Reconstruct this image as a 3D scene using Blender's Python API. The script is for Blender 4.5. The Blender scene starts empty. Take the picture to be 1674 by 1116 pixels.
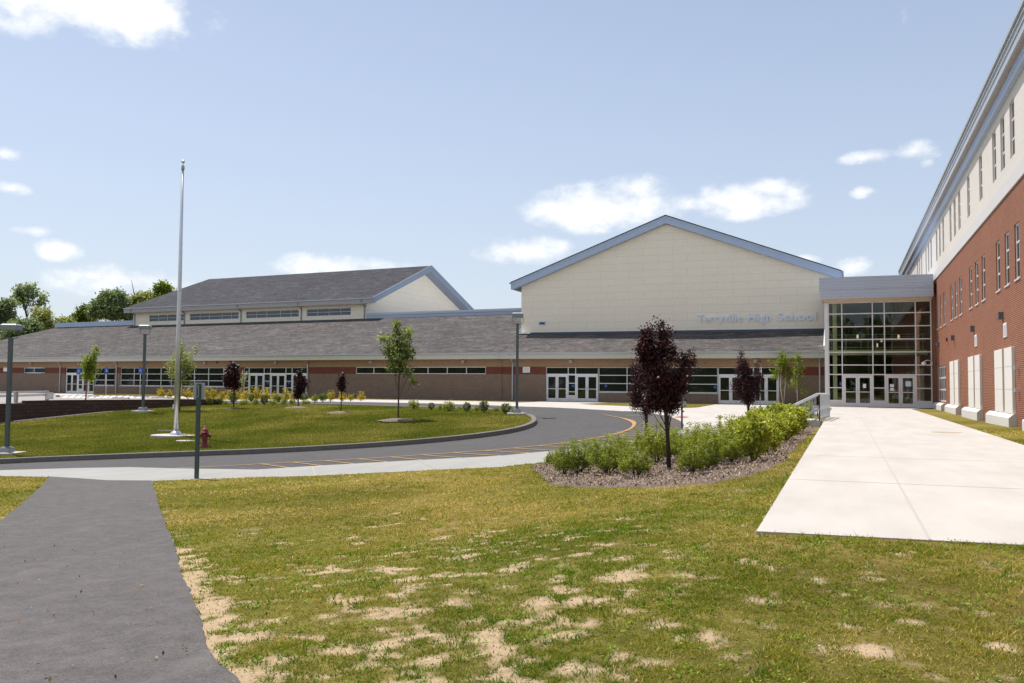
import bpy, math, random
import numpy as np
from mathutils import Matrix, Vector
from mathutils.geometry import delaunay_2d_cdt
random.seed(7); rng = np.random.default_rng(11)
scene = bpy.context.scene
COL = scene.collection
R = math.radians

# ------------------------------------------------------------------ camera
F_PX, W_PX, H_PX = 1450.0, 1674.0, 1116.0
YAW, PITCH, ROLL = R(20.56), R(2.80), R(0.462)
EYE = np.array([0, 0, 1.3])
_f0 = np.array([-math.sin(YAW), math.cos(YAW), 0]); _r0 = np.array([math.cos(YAW), math.sin(YAW), 0]); _u0 = np.array([0, 0, 1.0])
FWD = _f0*math.cos(PITCH) + _u0*math.sin(PITCH); _u1 = -_f0*math.sin(PITCH) + _u0*math.cos(PITCH)
RGT = _r0*math.cos(ROLL) + _u1*math.sin(ROLL); UPV = -_r0*math.sin(ROLL) + _u1*math.cos(ROLL)
cam_d = bpy.data.cameras.new('camera'); cam = bpy.data.objects.new('camera', cam_d); COL.objects.link(cam)
cam_d.sensor_width = 36; cam_d.lens = 36*F_PX/W_PX; cam_d.clip_end = 2000; cam_d.clip_start = 0.1
cam.matrix_world = Matrix(((RGT[0], UPV[0], -FWD[0], EYE[0]), (RGT[1], UPV[1], -FWD[1], EYE[1]), (RGT[2], UPV[2], -FWD[2], EYE[2]), (0, 0, 0, 1)))
scene.camera = cam

def ray(px, py):
    return FWD + RGT*(px-W_PX/2)/F_PX - UPV*(py-H_PX/2)/F_PX
def onZ(px, py, z):
    d = ray(px, py); return EYE + d*((z-EYE[2])/d[2])
def depth(p): return float((np.array(p)-EYE) @ FWD)
def mpp(p): return depth(p)/F_PX          # metres per photo pixel at a point
def zat(px, py, p):
    """height of the ray through (px,py) above the ground point p"""
    d = ray(px, py); k = math.hypot(p[0]-EYE[0], p[1]-EYE[1])/math.hypot(d[0], d[1]); return float(EYE[2]+d[2]*k)

# ------------------------------------------------------------------ light
SUN_EL, SUN_AZ = R(67), R(-67)       # azimuth from +Y towards +X
sdir = np.array([math.sin(SUN_AZ)*math.cos(SUN_EL), math.cos(SUN_AZ)*math.cos(SUN_EL), math.sin(SUN_EL)])
sun_d = bpy.data.lights.new('sun', 'SUN'); sun = bpy.data.objects.new('sun', sun_d); COL.objects.link(sun)
sun_d.energy = 4.8; sun_d.angle = R(0.53); sun_d.color = (1.0, 0.955, 0.88)
sun.rotation_euler = Vector(-sdir).to_track_quat('-Z', 'Y').to_euler()
world = bpy.data.worlds.new('World'); scene.world = world; world.use_nodes = True
wn, wl = world.node_tree.nodes, world.node_tree.links
wn.clear()
w_out = wn.new('ShaderNodeOutputWorld'); w_bg = wn.new('ShaderNodeBackground'); w_bg.inputs[1].default_value = 0.11
sky = wn.new('ShaderNodeTexSky'); sky.sky_type = 'NISHITA'; sky.sun_disc = False
sky.sun_elevation = SUN_EL; sky.sun_rotation = SUN_AZ % (2*math.pi); sky.air_density = 1.0; sky.dust_density = 1.6; sky.ozone_density = 1.2
CLOUD_RAD = 8.2
def build_clouds():
    tc = wn.new('ShaderNodeTexCoord'); sep = wn.new('ShaderNodeSeparateXYZ'); wl.new(tc.outputs['Generated'], sep.inputs[0])
    def m(op, a, b=None, c=None, clamp=False):
        n = wn.new('ShaderNodeMath'); n.operation = op; n.use_clamp = clamp
        for i, v in enumerate((a, b, c)):
            if v is None: continue
            if isinstance(v, (int, float)): n.inputs[i].default_value = v
            else: wl.new(v, n.inputs[i])
        return n.outputs[0]
    u = m('ARCTAN2', sep.outputs[0], sep.outputs[1]); v = m('ARCSINE', sep.outputs[2])
    uv = wn.new('ShaderNodeCombineXYZ'); wl.new(u, uv.inputs[0]); wl.new(v, uv.inputs[1])
    def noise(scale, det, rough, sx=1.0):
        mp = wn.new('ShaderNodeMapping'); mp.inputs['Scale'].default_value = (sx, 1, 1); wl.new(uv.outputs[0], mp.inputs[0])
        n = wn.new('ShaderNodeTexNoise'); n.inputs['Scale'].default_value = scale; n.inputs['Detail'].default_value = det; n.inputs['Roughness'].default_value = rough
        wl.new(mp.outputs[0], n.inputs['Vector']); return n
    # (px, py, half width, half height, strength)
    cl = [(120,-5,215,62,1.25),(270,25,65,34,1.1),(8,250,36,14,.85),(18,307,34,13,.85),(50,378,50,14,.65),(96,408,40,20,1.0),(205,462,120,34,.9),(150,452,70,18,.8),
          (560,436,150,24,.9),(520,430,70,22,1.0),(850,409,85,30,1.15),(1000,338,150,44,1.15),(1040,310,80,30,1.05),(920,345,90,30,1.1),(1120,330,90,22,.9),(1215,326,110,34,1.1),(1262,308,60,26,1.15),(1180,345,60,18,.8),
          (1420,256,60,15,.8),(1497,246,50,20,.95),(1515,265,22,18,.6),(1409,314,24,12,.95),(1320,424,34,12,.8),(1393,437,42,22,.85),(1478,22,18,34,.55),(30,488,70,16,.45),(-150,420,120,40,.9)]
    mask = None
    for px, py, hw, hh, s in cl:
        d = ray(px, py); d = d/np.linalg.norm(d); u0 = math.atan2(d[0], d[1]); v0 = math.asin(d[2])
        k = 1/F_PX*.92
        sub = wn.new('ShaderNodeVectorMath'); sub.operation = 'SUBTRACT'; wl.new(uv.outputs[0], sub.inputs[0]); sub.inputs[1].default_value = (u0, v0, 0)
        mul = wn.new('ShaderNodeVectorMath'); mul.operation = 'MULTIPLY'; wl.new(sub.outputs[0], mul.inputs[0]); mul.inputs[1].default_value = (1/(hw*k), 1/(hh*k), 0)
        ln = wn.new('ShaderNodeVectorMath'); ln.operation = 'LENGTH'; wl.new(mul.outputs[0], ln.inputs[0])
        g = m('MULTIPLY', m('SUBTRACT', 1.0, m('MULTIPLY', ln.outputs['Value'], .62), clamp=True), s)
        mask = g if mask is None else m('MAXIMUM', mask, g)
    n1 = noise(20, 10, .6, .75); n2 = noise(7, 5, .55)
    t = m('ADD', m('MULTIPLY', mask, 1.5), m('MULTIPLY', m('SUBTRACT', n1.outputs[0], .5), 3.0))
    t = m('MULTIPLY', m('ADD', t, m('MULTIPLY', m('SUBTRACT', n2.outputs[0], .5), .8)), m('MULTIPLY', mask, 2.2, clamp=True))
    mr = wn.new('ShaderNodeMapRange'); mr.interpolation_type = 'SMOOTHSTEP'; wl.new(t, mr.inputs[0]); mr.inputs[1].default_value = .45; mr.inputs[2].default_value = 1.5; mr.inputs[4].default_value = .96
    # unseen clouds behind the camera, thickened as fill for the shaded walls
    n3 = noise(3.2, 6, .6); mr2 = wn.new('ShaderNodeMapRange'); mr2.interpolation_type = 'SMOOTHSTEP'; wl.new(n3.outputs[0], mr2.inputs[0]); mr2.inputs[1].default_value = .46; mr2.inputs[2].default_value = .62; mr2.inputs[4].default_value = 1.0
    yneg = m('GREATER_THAN', m('MULTIPLY', sep.outputs[1], -1), .0)
    far = m('MULTIPLY', mr2.outputs[0], yneg)
    fac = m('MAXIMUM', mr.outputs[0], far)
    shade = m('MULTIPLY_ADD', n1.outputs[0], 2.4, CLOUD_RAD-1.2)
    cc = wn.new('ShaderNodeCombineXYZ'); wl.new(m('MULTIPLY', shade, .985), cc.inputs[0]); wl.new(shade, cc.inputs[1]); wl.new(m('MULTIPLY', shade, 1.01), cc.inputs[2])
    # pale humid haze low over the horizon
    hz = wn.new('ShaderNodeMapRange'); wl.new(v, hz.inputs[0]); hz.inputs[1].default_value = 0.0; hz.inputs[2].default_value = .62; hz.inputs[3].default_value = .62; hz.inputs[4].default_value = .12
    hm = wn.new('ShaderNodeMix'); hm.data_type = 'RGBA'; wl.new(hz.outputs[0], hm.inputs['Factor']); wl.new(sky.outputs[0], hm.inputs['A']); hm.inputs['B'].default_value = (5.75, 6.3, 7.35, 1)
    mx = wn.new('ShaderNodeMix'); mx.data_type = 'RGBA'; wl.new(fac, mx.inputs['Factor']); wl.new(hm.outputs['Result'], mx.inputs['A']); wl.new(cc.outputs[0], mx.inputs['B'])
    wl.new(mx.outputs['Result'], w_bg.inputs[0])
build_clouds()
wl.new(w_bg.outputs[0], w_out.inputs[0])
scene.view_settings.view_transform = 'Standard'; scene.view_settings.look = 'None'; scene.view_settings.gamma = 1
scene.view_settings.exposure = 0.3
scene.cycles.max_bounces = 6; scene.cycles.transparent_max_bounces = 12

# ------------------------------------------------------------------ helpers
def smooth(e0, e1, x): t = np.clip((x-e0)/(e1-e0), 0, 1); return t*t*(3-2*t)
def vnoise(x, y, seed=0):
    xi = np.floor(x).astype(np.int64); yi = np.floor(y).astype(np.int64); fx = x-xi; fy = y-yi
    fx = fx*fx*(3-2*fx); fy = fy*fy*(3-2*fy)
    def h(a, b):
        v = (a*374761393 + b*668265263 + seed*982451653) & 0xffffffff
        v = ((v ^ (v >> 13))*1274126177) & 0xffffffff
        return ((v ^ (v >> 16)) & 0xffff)/65535.0
    return (h(xi, yi)*(1-fx)+h(xi+1, yi)*fx)*(1-fy) + (h(xi, yi+1)*(1-fx)+h(xi+1, yi+1)*fx)*fy
def fbm(x, y, o=4, seed=0):
    s = 0; a = .5; t = 0
    for i in range(o): s = s + a*vnoise(x*2**i, y*2**i, seed+i); t += a; a *= .55
    return s/t

class MB:
    def __init__(s): s.v = []; s.f = []; s.m = []; s.mi = 0
    def add(s, vs, fs):
        o = len(s.v); s.v += [tuple(map(float, p)) for p in vs]; s.f += [tuple(i+o for i in f) for f in fs]; s.m += [s.mi]*len(fs); return s
    def quad(s, *p): return s.add(p, [tuple(range(len(p)))])
    def box(s, x0, x1, y0, y1, z0, z1):
        return s.add([(x0,y0,z0),(x1,y0,z0),(x1,y1,z0),(x0,y1,z0),(x0,y0,z1),(x1,y0,z1),(x1,y1,z1),(x0,y1,z1)],
                     [(0,3,2,1),(4,5,6,7),(0,1,5,4),(1,2,6,5),(2,3,7,6),(3,0,4,7)])
    def tube(s, pts, rad, n=8, cap=True):
        pts = [Vector(p) for p in pts]
        if not hasattr(rad, '__len__'): rad = [rad]*len(pts)
        vs = []; up = Vector((0, 0, 1))
        for i, p in enumerate(pts):
            d = (pts[min(i+1, len(pts)-1)]-pts[max(i-1, 0)]).normalized()
            a = d.cross(up if abs(d.z) < .95 else Vector((1, 0, 0))).normalized(); b = a.cross(d).normalized()
            for k in range(n):
                t = 2*math.pi*k/n; vs.append(p + (a*math.cos(t)+b*math.sin(t))*rad[i])
        fs = [(i*n+k, i*n+(k+1) % n, (i+1)*n+(k+1) % n, (i+1)*n+k) for i in range(len(pts)-1) for k in range(n)]
        if cap: fs += [tuple(range(n-1, -1, -1)), tuple(range((len(pts)-1)*n, len(pts)*n))]
        return s.add(vs, fs)
    def lathe(s, prof, c=(0, 0, 0), n=20):
        vs = [(c[0]+r*math.cos(2*math.pi*k/n), c[1]+r*math.sin(2*math.pi*k/n), c[2]+z) for r, z in prof for k in range(n)]
        fs = [(i*n+k, i*n+(k+1) % n, (i+1)*n+(k+1) % n, (i+1)*n+k) for i in range(len(prof)-1) for k in range(n)]
        fs += [tuple(range(n-1, -1, -1)), tuple(range((len(prof)-1)*n, len(prof)*n))]
        return s.add(vs, fs)
    def bar(s, a, b, w, h):
        """rectangular bar from a to b, w wide sideways, h tall"""
        a = Vector(a); b = Vector(b); d = (b-a).normalized(); sd = d.cross(Vector((0, 0, 1)))
        sd = sd.normalized() if sd.length > 1e-4 else Vector((1, 0, 0)); u = sd.cross(d).normalized()
        vs = [p + sd*sx*w/2 + u*sz*h/2 for p in (a, b) for sx, sz in ((-1,-1),(1,-1),(1,1),(-1,1))]
        return s.add(vs, [(3,2,1,0),(4,5,6,7),(0,1,5,4),(1,2,6,5),(2,3,7,6),(3,0,4,7)])
    def build(s, name, mat, parent=None, smooth_=False, kind=None, bevel=0):
        me = bpy.data.meshes.new(name); me.from_pydata(s.v, [], s.f)
        mats = mat if isinstance(mat, (list, tuple)) else [mat]
        for m in mats: me.materials.append(m)
        if len(mats) > 1: me.polygons.foreach_set('material_index', s.m)
        if smooth_: me.polygons.foreach_set('use_smooth', [True]*len(me.polygons))
        me.update(); o = bpy.data.objects.new(name, me); COL.objects.link(o)
        if parent: o.parent = parent
        if kind: o['kind'] = kind
        if bevel:
            b = o.modifiers.new('bevel', 'BEVEL'); b.width = bevel; b.segments = 2; b.limit_method = 'ANGLE'
        return o

def tag(o, label=None, cat=None, group=None, kind=None):
    if label: o['label'] = label
    if cat: o['category'] = cat
    if group: o['group'] = group
    if kind: o['kind'] = kind
    return o
def empty(name, label, cat, loc, rz=0, group=None):
    o = bpy.data.objects.new(name, None); COL.objects.link(o); o.location = [float(c) for c in loc]; o.rotation_euler = (0, 0, rz)
    o.empty_display_size = .3
    return tag(o, label, cat, group)
def copy_tree(o, parent=None):
    c = o.copy(); COL.objects.link(c); c.parent = parent
    for ch in [x for x in bpy.data.objects if x.parent == o]: copy_tree(ch, c)
    return c

# ------------------------------------------------------------------ materials
def newmat(name):
    m = bpy.data.materials.new(name); m.use_nodes = True; nt = m.node_tree; b = nt.nodes['Principled BSDF']; return m, nt, b
def L(nt, a, b): nt.links.new(a, b)
def N(nt, t, **kw):
    n = nt.nodes.new(t)
    for k, v in kw.items():
        if k.startswith('i_'): n.inputs[k[2:].replace('_', ' ')].default_value = v
        else: setattr(n, k, v)
    return n
def coords(nt, kind='Object', scale=(1, 1, 1)):
    t = N(nt, 'ShaderNodeTexCoord'); mp = N(nt, 'ShaderNodeMapping'); mp.inputs['Scale'].default_value = scale
    L(nt, t.outputs[kind], mp.inputs[0]); return mp.outputs[0]
def noise(nt, vec, scale, detail=4, rough=.55, dist=0):
    n = N(nt, 'ShaderNodeTexNoise'); n.inputs['Scale'].default_value = scale; n.inputs['Detail'].default_value = detail
    n.inputs['Roughness'].default_value = rough; n.inputs['Distortion'].default_value = dist
    if vec is not None: L(nt, vec, n.inputs['Vector'])
    return n.outputs['Fac']
def ramp(nt, fac, stops):
    r = N(nt, 'ShaderNodeValToRGB'); e = r.color_ramp.elements
    while len(e) < len(stops): e.new(.5)
    for k, (p, c) in enumerate(stops):
        e[k].position = p; e[k].color = (c, c, c, 1) if isinstance(c, (int, float)) else (*c, 1)
    L(nt, fac, r.inputs[0]); return r.outputs[0]
def mix(nt, fac, a, b, mode='MIX'):
    n = N(nt, 'ShaderNodeMix', data_type='RGBA', blend_type=mode)
    for s, v in (('Factor', fac), ('A', a), ('B', b)):
        if isinstance(v, tuple): n.inputs[s].default_value = (*v, 1) if len(v) == 3 else v
        elif isinstance(v, (int, float)): n.inputs[s].default_value = v
        else: L(nt, v, n.inputs[s])
    return n.outputs['Result']
def bump(nt, b, h, strength=.3, dist=.02):
    n = N(nt, 'ShaderNodeBump'); n.inputs['Strength'].default_value = strength; n.inputs['Distance'].default_value = dist
    L(nt, h, n.inputs['Height']); L(nt, n.outputs[0], b.inputs['Normal'])
def mat_plain(name, col, rough=.6, metal=0, var=.12, scale=6, bmp=0.0, spec=.5):
    m, nt, b = newmat(name); v = coords(nt)
    f = noise(nt, v, scale, 5, .6)
    c = mix(nt, f, tuple(x*(1-var) for x in col), tuple(min(1, x*(1+var)) for x in col))
    L(nt, c, b.inputs['Base Color']); b.inputs['Roughness'].default_value = rough; b.inputs['Metallic'].default_value = metal
    b.inputs['Specular IOR Level'].default_value = spec
    if bmp: bump(nt, b, noise(nt, v, scale*12, 3), bmp, .004)
    return m
def mat_brick(name, c1, c2, mortar, bw=.2, bh=.0667, ms=.0095, rough=.85, blotch=.25, mort_soft=.1):
    m, nt, b = newmat(name)
    t = N(nt, 'ShaderNodeTexCoord'); s = N(nt, 'ShaderNodeSeparateXYZ'); L(nt, t.outputs['Object'], s.inputs[0])
    ad = N(nt, 'ShaderNodeMath', operation='ADD'); L(nt, s.outputs[0], ad.inputs[0]); L(nt, s.outputs[1], ad.inputs[1])
    cb = N(nt, 'ShaderNodeCombineXYZ'); L(nt, ad.outputs[0], cb.inputs[0]); L(nt, s.outputs[2], cb.inputs[1])
    br = N(nt, 'ShaderNodeTexBrick'); L(nt, cb.outputs[0], br.inputs['Vector']); br.offset = .5
    br.inputs['Color1'].default_value = (*c1, 1); br.inputs['Color2'].default_value = (*c2, 1); br.inputs['Mortar'].default_value = (*mortar, 1)
    br.inputs['Scale'].default_value = 1; br.inputs['Brick Width'].default_value = bw; br.inputs['Row Height'].default_value = bh
    br.inputs['Mortar Size'].default_value = ms; br.inputs['Mortar Smooth'].default_value = mort_soft; br.inputs['Bias'].default_value = 0
    f = noise(nt, t.outputs['Object'], .7, 5, .6); g = noise(nt, t.outputs['Object'], 9, 3)
    k = mix(nt, f, (1-blotch,)*3, (1+blotch,)*3); k2 = mix(nt, g, (.9,)*3, (1.1,)*3)
    c = mix(nt, 1.0, br.outputs['Color'], k, 'MULTIPLY'); c = mix(nt, 1.0, c, k2, 'MULTIPLY')
    L(nt, c, b.inputs['Base Color']); b.inputs['Roughness'].default_value = rough; b.inputs['Specular IOR Level'].default_value = .25
    inv = N(nt, 'ShaderNodeMath', operation='SUBTRACT'); inv.inputs[0].default_value = 1; L(nt, br.outputs['Fac'], inv.inputs[1])
    bump(nt, b, inv.outputs[0], .5, .01)
    return m
def mat_shingle(name, base):
    m, nt, b = newmat(name)
    t = N(nt, 'ShaderNodeTexCoord'); mp = N(nt, 'ShaderNodeMapping'); L(nt, t.outputs['Object'], mp.inputs[0])
    br = N(nt, 'ShaderNodeTexBrick'); L(nt, mp.outputs[0], br.inputs['Vector']); br.offset = .37
    br.inputs['Color1'].default_value = (*[c*1.28 for c in base], 1); br.inputs['Color2'].default_value = (*[c*.74 for c in base], 1)
    br.inputs['Mortar'].default_value = (*[c*.5 for c in base], 1); br.inputs['Scale'].default_value = 1
    br.inputs['Brick Width'].default_value = .34; br.inputs['Row Height'].default_value = .2; br.inputs['Mortar Size'].default_value = .012; br.inputs['Mortar Smooth'].default_value = .3
    mp2 = N(nt, 'ShaderNodeMapping'); mp2.inputs['Rotation'].default_value = (0, 0, R(-32)); mp2.inputs['Scale'].default_value = (.5, 1.5, 1); L(nt, t.outputs['Object'], mp2.inputs[0])
    f = noise(nt, mp2.outputs[0], 1.3, 4, .6, .6); h = noise(nt, t.outputs['Object'], .12, 4, .6); g = noise(nt, t.outputs['Object'], 5, 3)
    c = mix(nt, 1.0, br.outputs['Color'], ramp(nt, f, [(.35, .78), (.5, 1.0), (.66, 1.5)]), 'MULTIPLY')
    c = mix(nt, 1.0, c, ramp(nt, h, [(.3, .85), (.7, 1.18)]), 'MULTIPLY')
    c = mix(nt, 1.0, c, ramp(nt, g, [(.3, .8), (.7, 1.25)]), 'MULTIPLY')
    L(nt, c, b.inputs['Base Color']); b.inputs['Roughness'].default_value = .9; b.inputs['Specular IOR Level'].default_value = .2
    bump(nt, b, br.outputs['Color'], .3, .01)
    return m
def mat_glass_dark(name, col=(.016, .02, .014), ior=1.5):
    m, nt, b = newmat(name); v = coords(nt)
    f = noise(nt, v, .8, 3); c = mix(nt, f, tuple(x*.55 for x in col), tuple(x*1.5 for x in col))
    L(nt, c, b.inputs['Base Color']); b.inputs['Roughness'].default_value = .03; b.inputs['IOR'].default_value = ior
    bump(nt, b, noise(nt, v, .9, 2), .05, .02)
    return m
def mat_glass_clear(name):
    m, nt, b = newmat(name); nt.nodes.remove(b); out = nt.nodes['Material Output']
    tr = N(nt, 'ShaderNodeBsdfTransparent'); tr.inputs[0].default_value = (.70, .76, .70, 1)
    gl = N(nt, 'ShaderNodeBsdfGlossy'); gl.inputs['Roughness'].default_value = .015; gl.inputs[0].default_value = (.95, 1, .98, 1)
    fr = N(nt, 'ShaderNodeFresnel'); fr.inputs[0].default_value = 1.5
    v = coords(nt); bp = N(nt, 'ShaderNodeBump'); bp.inputs['Strength'].default_value = .05; bp.inputs['Distance'].default_value = .02; L(nt, noise(nt, v, .7, 2), bp.inputs['Height'])
    L(nt, bp.outputs[0], gl.inputs['Normal']); 
    ms = N(nt, 'ShaderNodeMixShader'); L(nt, fr.outputs[0], ms.inputs[0]); L(nt, tr.outputs[0], ms.inputs[1]); L(nt, gl.outputs[0], ms.inputs[2])
    L(nt, ms.outputs[0], out.inputs[0]); return m
def mat_leaf(name, cols, trans=.35, rough=.55, spec=.35):
    m, nt, b = newmat(name); out = nt.nodes['Material Output']
    a = N(nt, 'ShaderNodeAttribute', attribute_name='v')
    c = ramp(nt, a.outputs['Fac'], [(i/(len(cols)-1), cc) for i, cc in enumerate(cols)])
    oi = N(nt, 'ShaderNodeObjectInfo'); c = mix(nt, 1.0, c, mix(nt, oi.outputs['Random'], (.88, .9, .86), (1.12, 1.1, 1.1)), 'MULTIPLY')
    L(nt, c, b.inputs['Base Color']); b.inputs['Roughness'].default_value = rough; b.inputs['Specular IOR Level'].default_value = spec
    tl = N(nt, 'ShaderNodeBsdfTranslucent'); L(nt, mix(nt, 1.0, c, (1.3, 1.35, .7), 'MULTIPLY'), tl.inputs[0])
    ms = N(nt, 'ShaderNodeMixShader'); ms.inputs[0].default_value = trans
    L(nt, b.outputs[0], ms.inputs[1]); L(nt, tl.outputs[0], ms.inputs[2]); L(nt, ms.outputs[0], out.inputs[0]); return m
def mat_emit(name, col, st):
    m, nt, b = newmat(name); b.inputs['Emission Color'].default_value = (*col, 1); b.inputs['Emission Strength'].default_value = st; b.inputs['Base Color'].default_value = (.8, .75, .6, 1); return m

M = {}
M['brick_red'] = mat_brick('brick_red', (.23, .056, .025), (.13, .030, .015), (.34, .20, .13), ms=.012, blotch=.18)
M['brick_brown'] = mat_brick('brick_brown', (.235, .165, .125), (.175, .12, .09), (.21, .165, .135), blotch=.12)
M['brick_tan'] = mat_brick('brick_tan', (.36, .235, .145), (.28, .18, .11), (.30, .215, .15), blotch=.1)
M['brick_band'] = mat_brick('brick_band', (.185, .05, .032), (.135, .036, .025), (.15, .07, .05), blotch=.1)
M['siding'] = mat_brick('cream_siding', (.83, .765, .65), (.82, .755, .64), (.66, .61, .52), bw=2.44, bh=.61, ms=.011, blotch=.035, rough=.75)
M['siding_hi'] = mat_brick('cream_panel', (.62, .585, .54), (.61, .575, .53), (.53, .49, .45), bw=4.0, bh=1.2, ms=.008, blotch=.03, rough=.75)
M['block'] = mat_brick('retaining_block', (.105, .06, .045), (.07, .042, .034), (.03, .02, .018), bw=.45, bh=.2, ms=.012, blotch=.3)
M['shingle'] = mat_shingle('asphalt_shingle', (.072, .065, .064)); M['shingle_dark'] = mat_shingle('dark_shingle', (.038, .038, .046))
M['blue_metal'] = mat_plain('blue_grey_metal', (.37, .46, .62), .45, .0, .06, 3)
M['gutter'] = mat_plain('grey_gutter_metal', (.42, .45, .49), .4, .25, .06, 3)
M['clad'] = mat_brick('grey_metal_panel', (.42, .465, .56), (.41, .455, .55), (.25, .27, .31), bw=9, bh=.2, ms=.006, blotch=.05, rough=.45)
M['fascia'] = mat_plain('pale_fascia', (.50, .50, .44), .6, 0, .05, 2)
M['soffit'] = mat_plain('cream_soffit', (.62, .53, .42), .7, 0, .05, 2)
M['brown_soffit'] = mat_plain('brown_soffit', (.42, .36, .33), .7, 0, .05, 2)
M['alu'] = mat_plain('white_aluminium', (.66, .68, .72), .4, .1, .04, 3)
M['alu_grey'] = mat_plain('grey_aluminium', (.66, .63, .64), .45, .1, .05, 3)
M['glass'] = mat_glass_dark('dark_glass')
M['glass_blue'] = mat_glass_dark('clerestory_glass', (.025, .055, .085), 1.5)
M['glass_clear'] = mat_glass_clear('clear_glass')
M['panel'] = mat_plain('white_infill_panel', (.70, .67, .62), .6, 0, .03, 2)
M['stone'] = mat_plain('cast_stone', (.60, .58, .56), .8, 0, .06, 5, .2)
M['band'] = mat_plain('stone_band', (.56, .55, .55), .8, 0, .08, 3, .2)
M['dark'] = mat_plain('dark_interior', (.035, .035, .03), .9)
M['int_wall'] = mat_plain('interior_wall', (.26, .22, .14), .8)
M['int_beam'] = mat_plain('interior_cream', (.85, .78, .50), .7)
M['int_floor'] = mat_plain('interior_floor', (.16, .14, .12), .4)
M['lamp_box'] = mat_plain('dark_lamp_housing', (.11, .10, .12), .5)
M['lamp_tan'] = mat_plain('grey_lamp_housing', (.35, .34, .35), .5)
M['pole'] = mat_plain('green_grey_pole', (.10, .125, .135), .45, .2, .1, 4)
M['pole_head'] = mat_plain('lamp_head_grey', (.26, .30, .32), .45, .2, .08, 6)
M['flagpole'] = mat_plain('satin_aluminium', (.62, .64, .68), .32, .7, .05, 3)
M['sign_back'] = mat_plain('bare_sign_back', (.36, .42, .46), .5, .1, .06, 8)
M['sign_post'] = mat_plain('sign_post_steel', (.07, .10, .105), .5, .3, .1, 8)
M['red_paint'] = mat_plain('faded_red_paint', (.19, .022, .02), .6, 0, .25, 12, .2)
M['blue_sign'] = mat_plain('blue_sign', (.02, .09, .42), .4)
M['white'] = mat_plain('white_paint', (.78, .78, .78), .5)
M['rail'] = mat_plain('pale_rail_paint', (.52, .55, .58), .4, .2)
M['yellow_paint'] = mat_plain('faded_yellow_paint', (.34, .20, .06), .7, 0, .25, 3)
M['letters'] = mat_plain('brushed_letters', (.68, .75, .87), .45, .0)
M['bark'] = mat_plain('bark', (.10, .075, .055), .9, 0, .3, 14, .6)
M['bark_dark'] = mat_plain('dark_bark', (.04, .028, .024), .9, 0, .3, 14, .6)
M['bark_birch'] = mat_plain('birch_bark', (.55, .52, .45), .8, 0, .3, 14, .3)
M['kerb'] = mat_plain('bituminous_kerb', (.135, .125, .115), .9, 0, .35, 5, .6)
M['paper'] = mat_plain('paper_notice', (.6, .72, .76), .8)
M['warm'] = mat_emit('pendant_glow', (1, .74, .5), .9)
def mat_concrete(name, col, joint=None):
    m, nt, b = newmat(name); v = coords(nt)
    f = noise(nt, v, .5, 6, .6); g = noise(nt, v, 30, 3, .6); h = noise(nt, coords(nt, scale=(1, .25, 1)), 1.7, 4)
    c = mix(nt, f, tuple(x*.88 for x in col), tuple(min(x*1.08, .95) for x in col))
    c = mix(nt, 1.0, c, ramp(nt, g, [(.3, .95), (.7, 1.04)]), 'MULTIPLY'); c = mix(nt, 1.0, c, ramp(nt, h, [(.35, .93), (.65, 1.04)]), 'MULTIPLY')
    L(nt, c, b.inputs['Base Color']); b.inputs['Roughness'].default_value = .85; b.inputs['Specular IOR Level'].default_value = .3
    bump(nt, b, g, .2, .003); return m
M['concrete'] = mat_concrete('pale_concrete', (.44, .412, .385)); M['concrete2'] = mat_concrete('sidewalk_concrete', (.29, .285, .27))
M['joint'] = mat_plain('joint_filler', (.36, .34, .31), .9)
def mat_asphalt(name, col, streak=.25):
    m, nt, b = newmat(name); v = coords(nt)
    f = noise(nt, v, .35, 6, .65, .4); g = noise(nt, v, 110, 2, .7); k = noise(nt, v, 38, 3, .7); st = noise(nt, coords(nt, scale=(1.2, .35, 1)), 2.2, 5, .7)
    c = mix(nt, f, tuple(x*.84 for x in col), tuple(x*1.18 for x in col))
    c = mix(nt, 1.0, c, ramp(nt, g, [(.25, .62), (.5, 1.0), (.75, 1.6)]), 'MULTIPLY')
    c = mix(nt, 1.0, c, ramp(nt, k, [(.25, .72), (.72, 1.32)]), 'MULTIPLY'); c = mix(nt, 1.0, c, ramp(nt, noise(nt, v, 4.5, 6, .75), [(.3, .76), (.7, 1.26)]), 'MULTIPLY')
    vo = N(nt, 'ShaderNodeTexVoronoi'); vo.inputs['Scale'].default_value = 55; L(nt, v, vo.inputs['Vector']); c = mix(nt, ramp(nt, vo.outputs['Distance'], [(.05, .55), (.16, 0.0)]), c, tuple(x*2.4 for x in col))
    c = mix(nt, ramp(nt, st, [(.56, 0.0), (.72, streak*1.6)]), c, tuple(x*1.7 for x in col))
    L(nt, c, b.inputs['Base Color']); b.inputs['Roughness'].default_value = .9; b.inputs['Specular IOR Level'].default_value = .3
    bump(nt, b, g, .6, .004); return m
M['asphalt'] = mat_asphalt('road_asphalt', (.062, .058, .059)); M['asphalt_path'] = mat_asphalt('path_asphalt', (.080, .073, .071)); M['asphalt_far'] = mat_asphalt('parking_asphalt', (.25, .23, .215))
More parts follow.
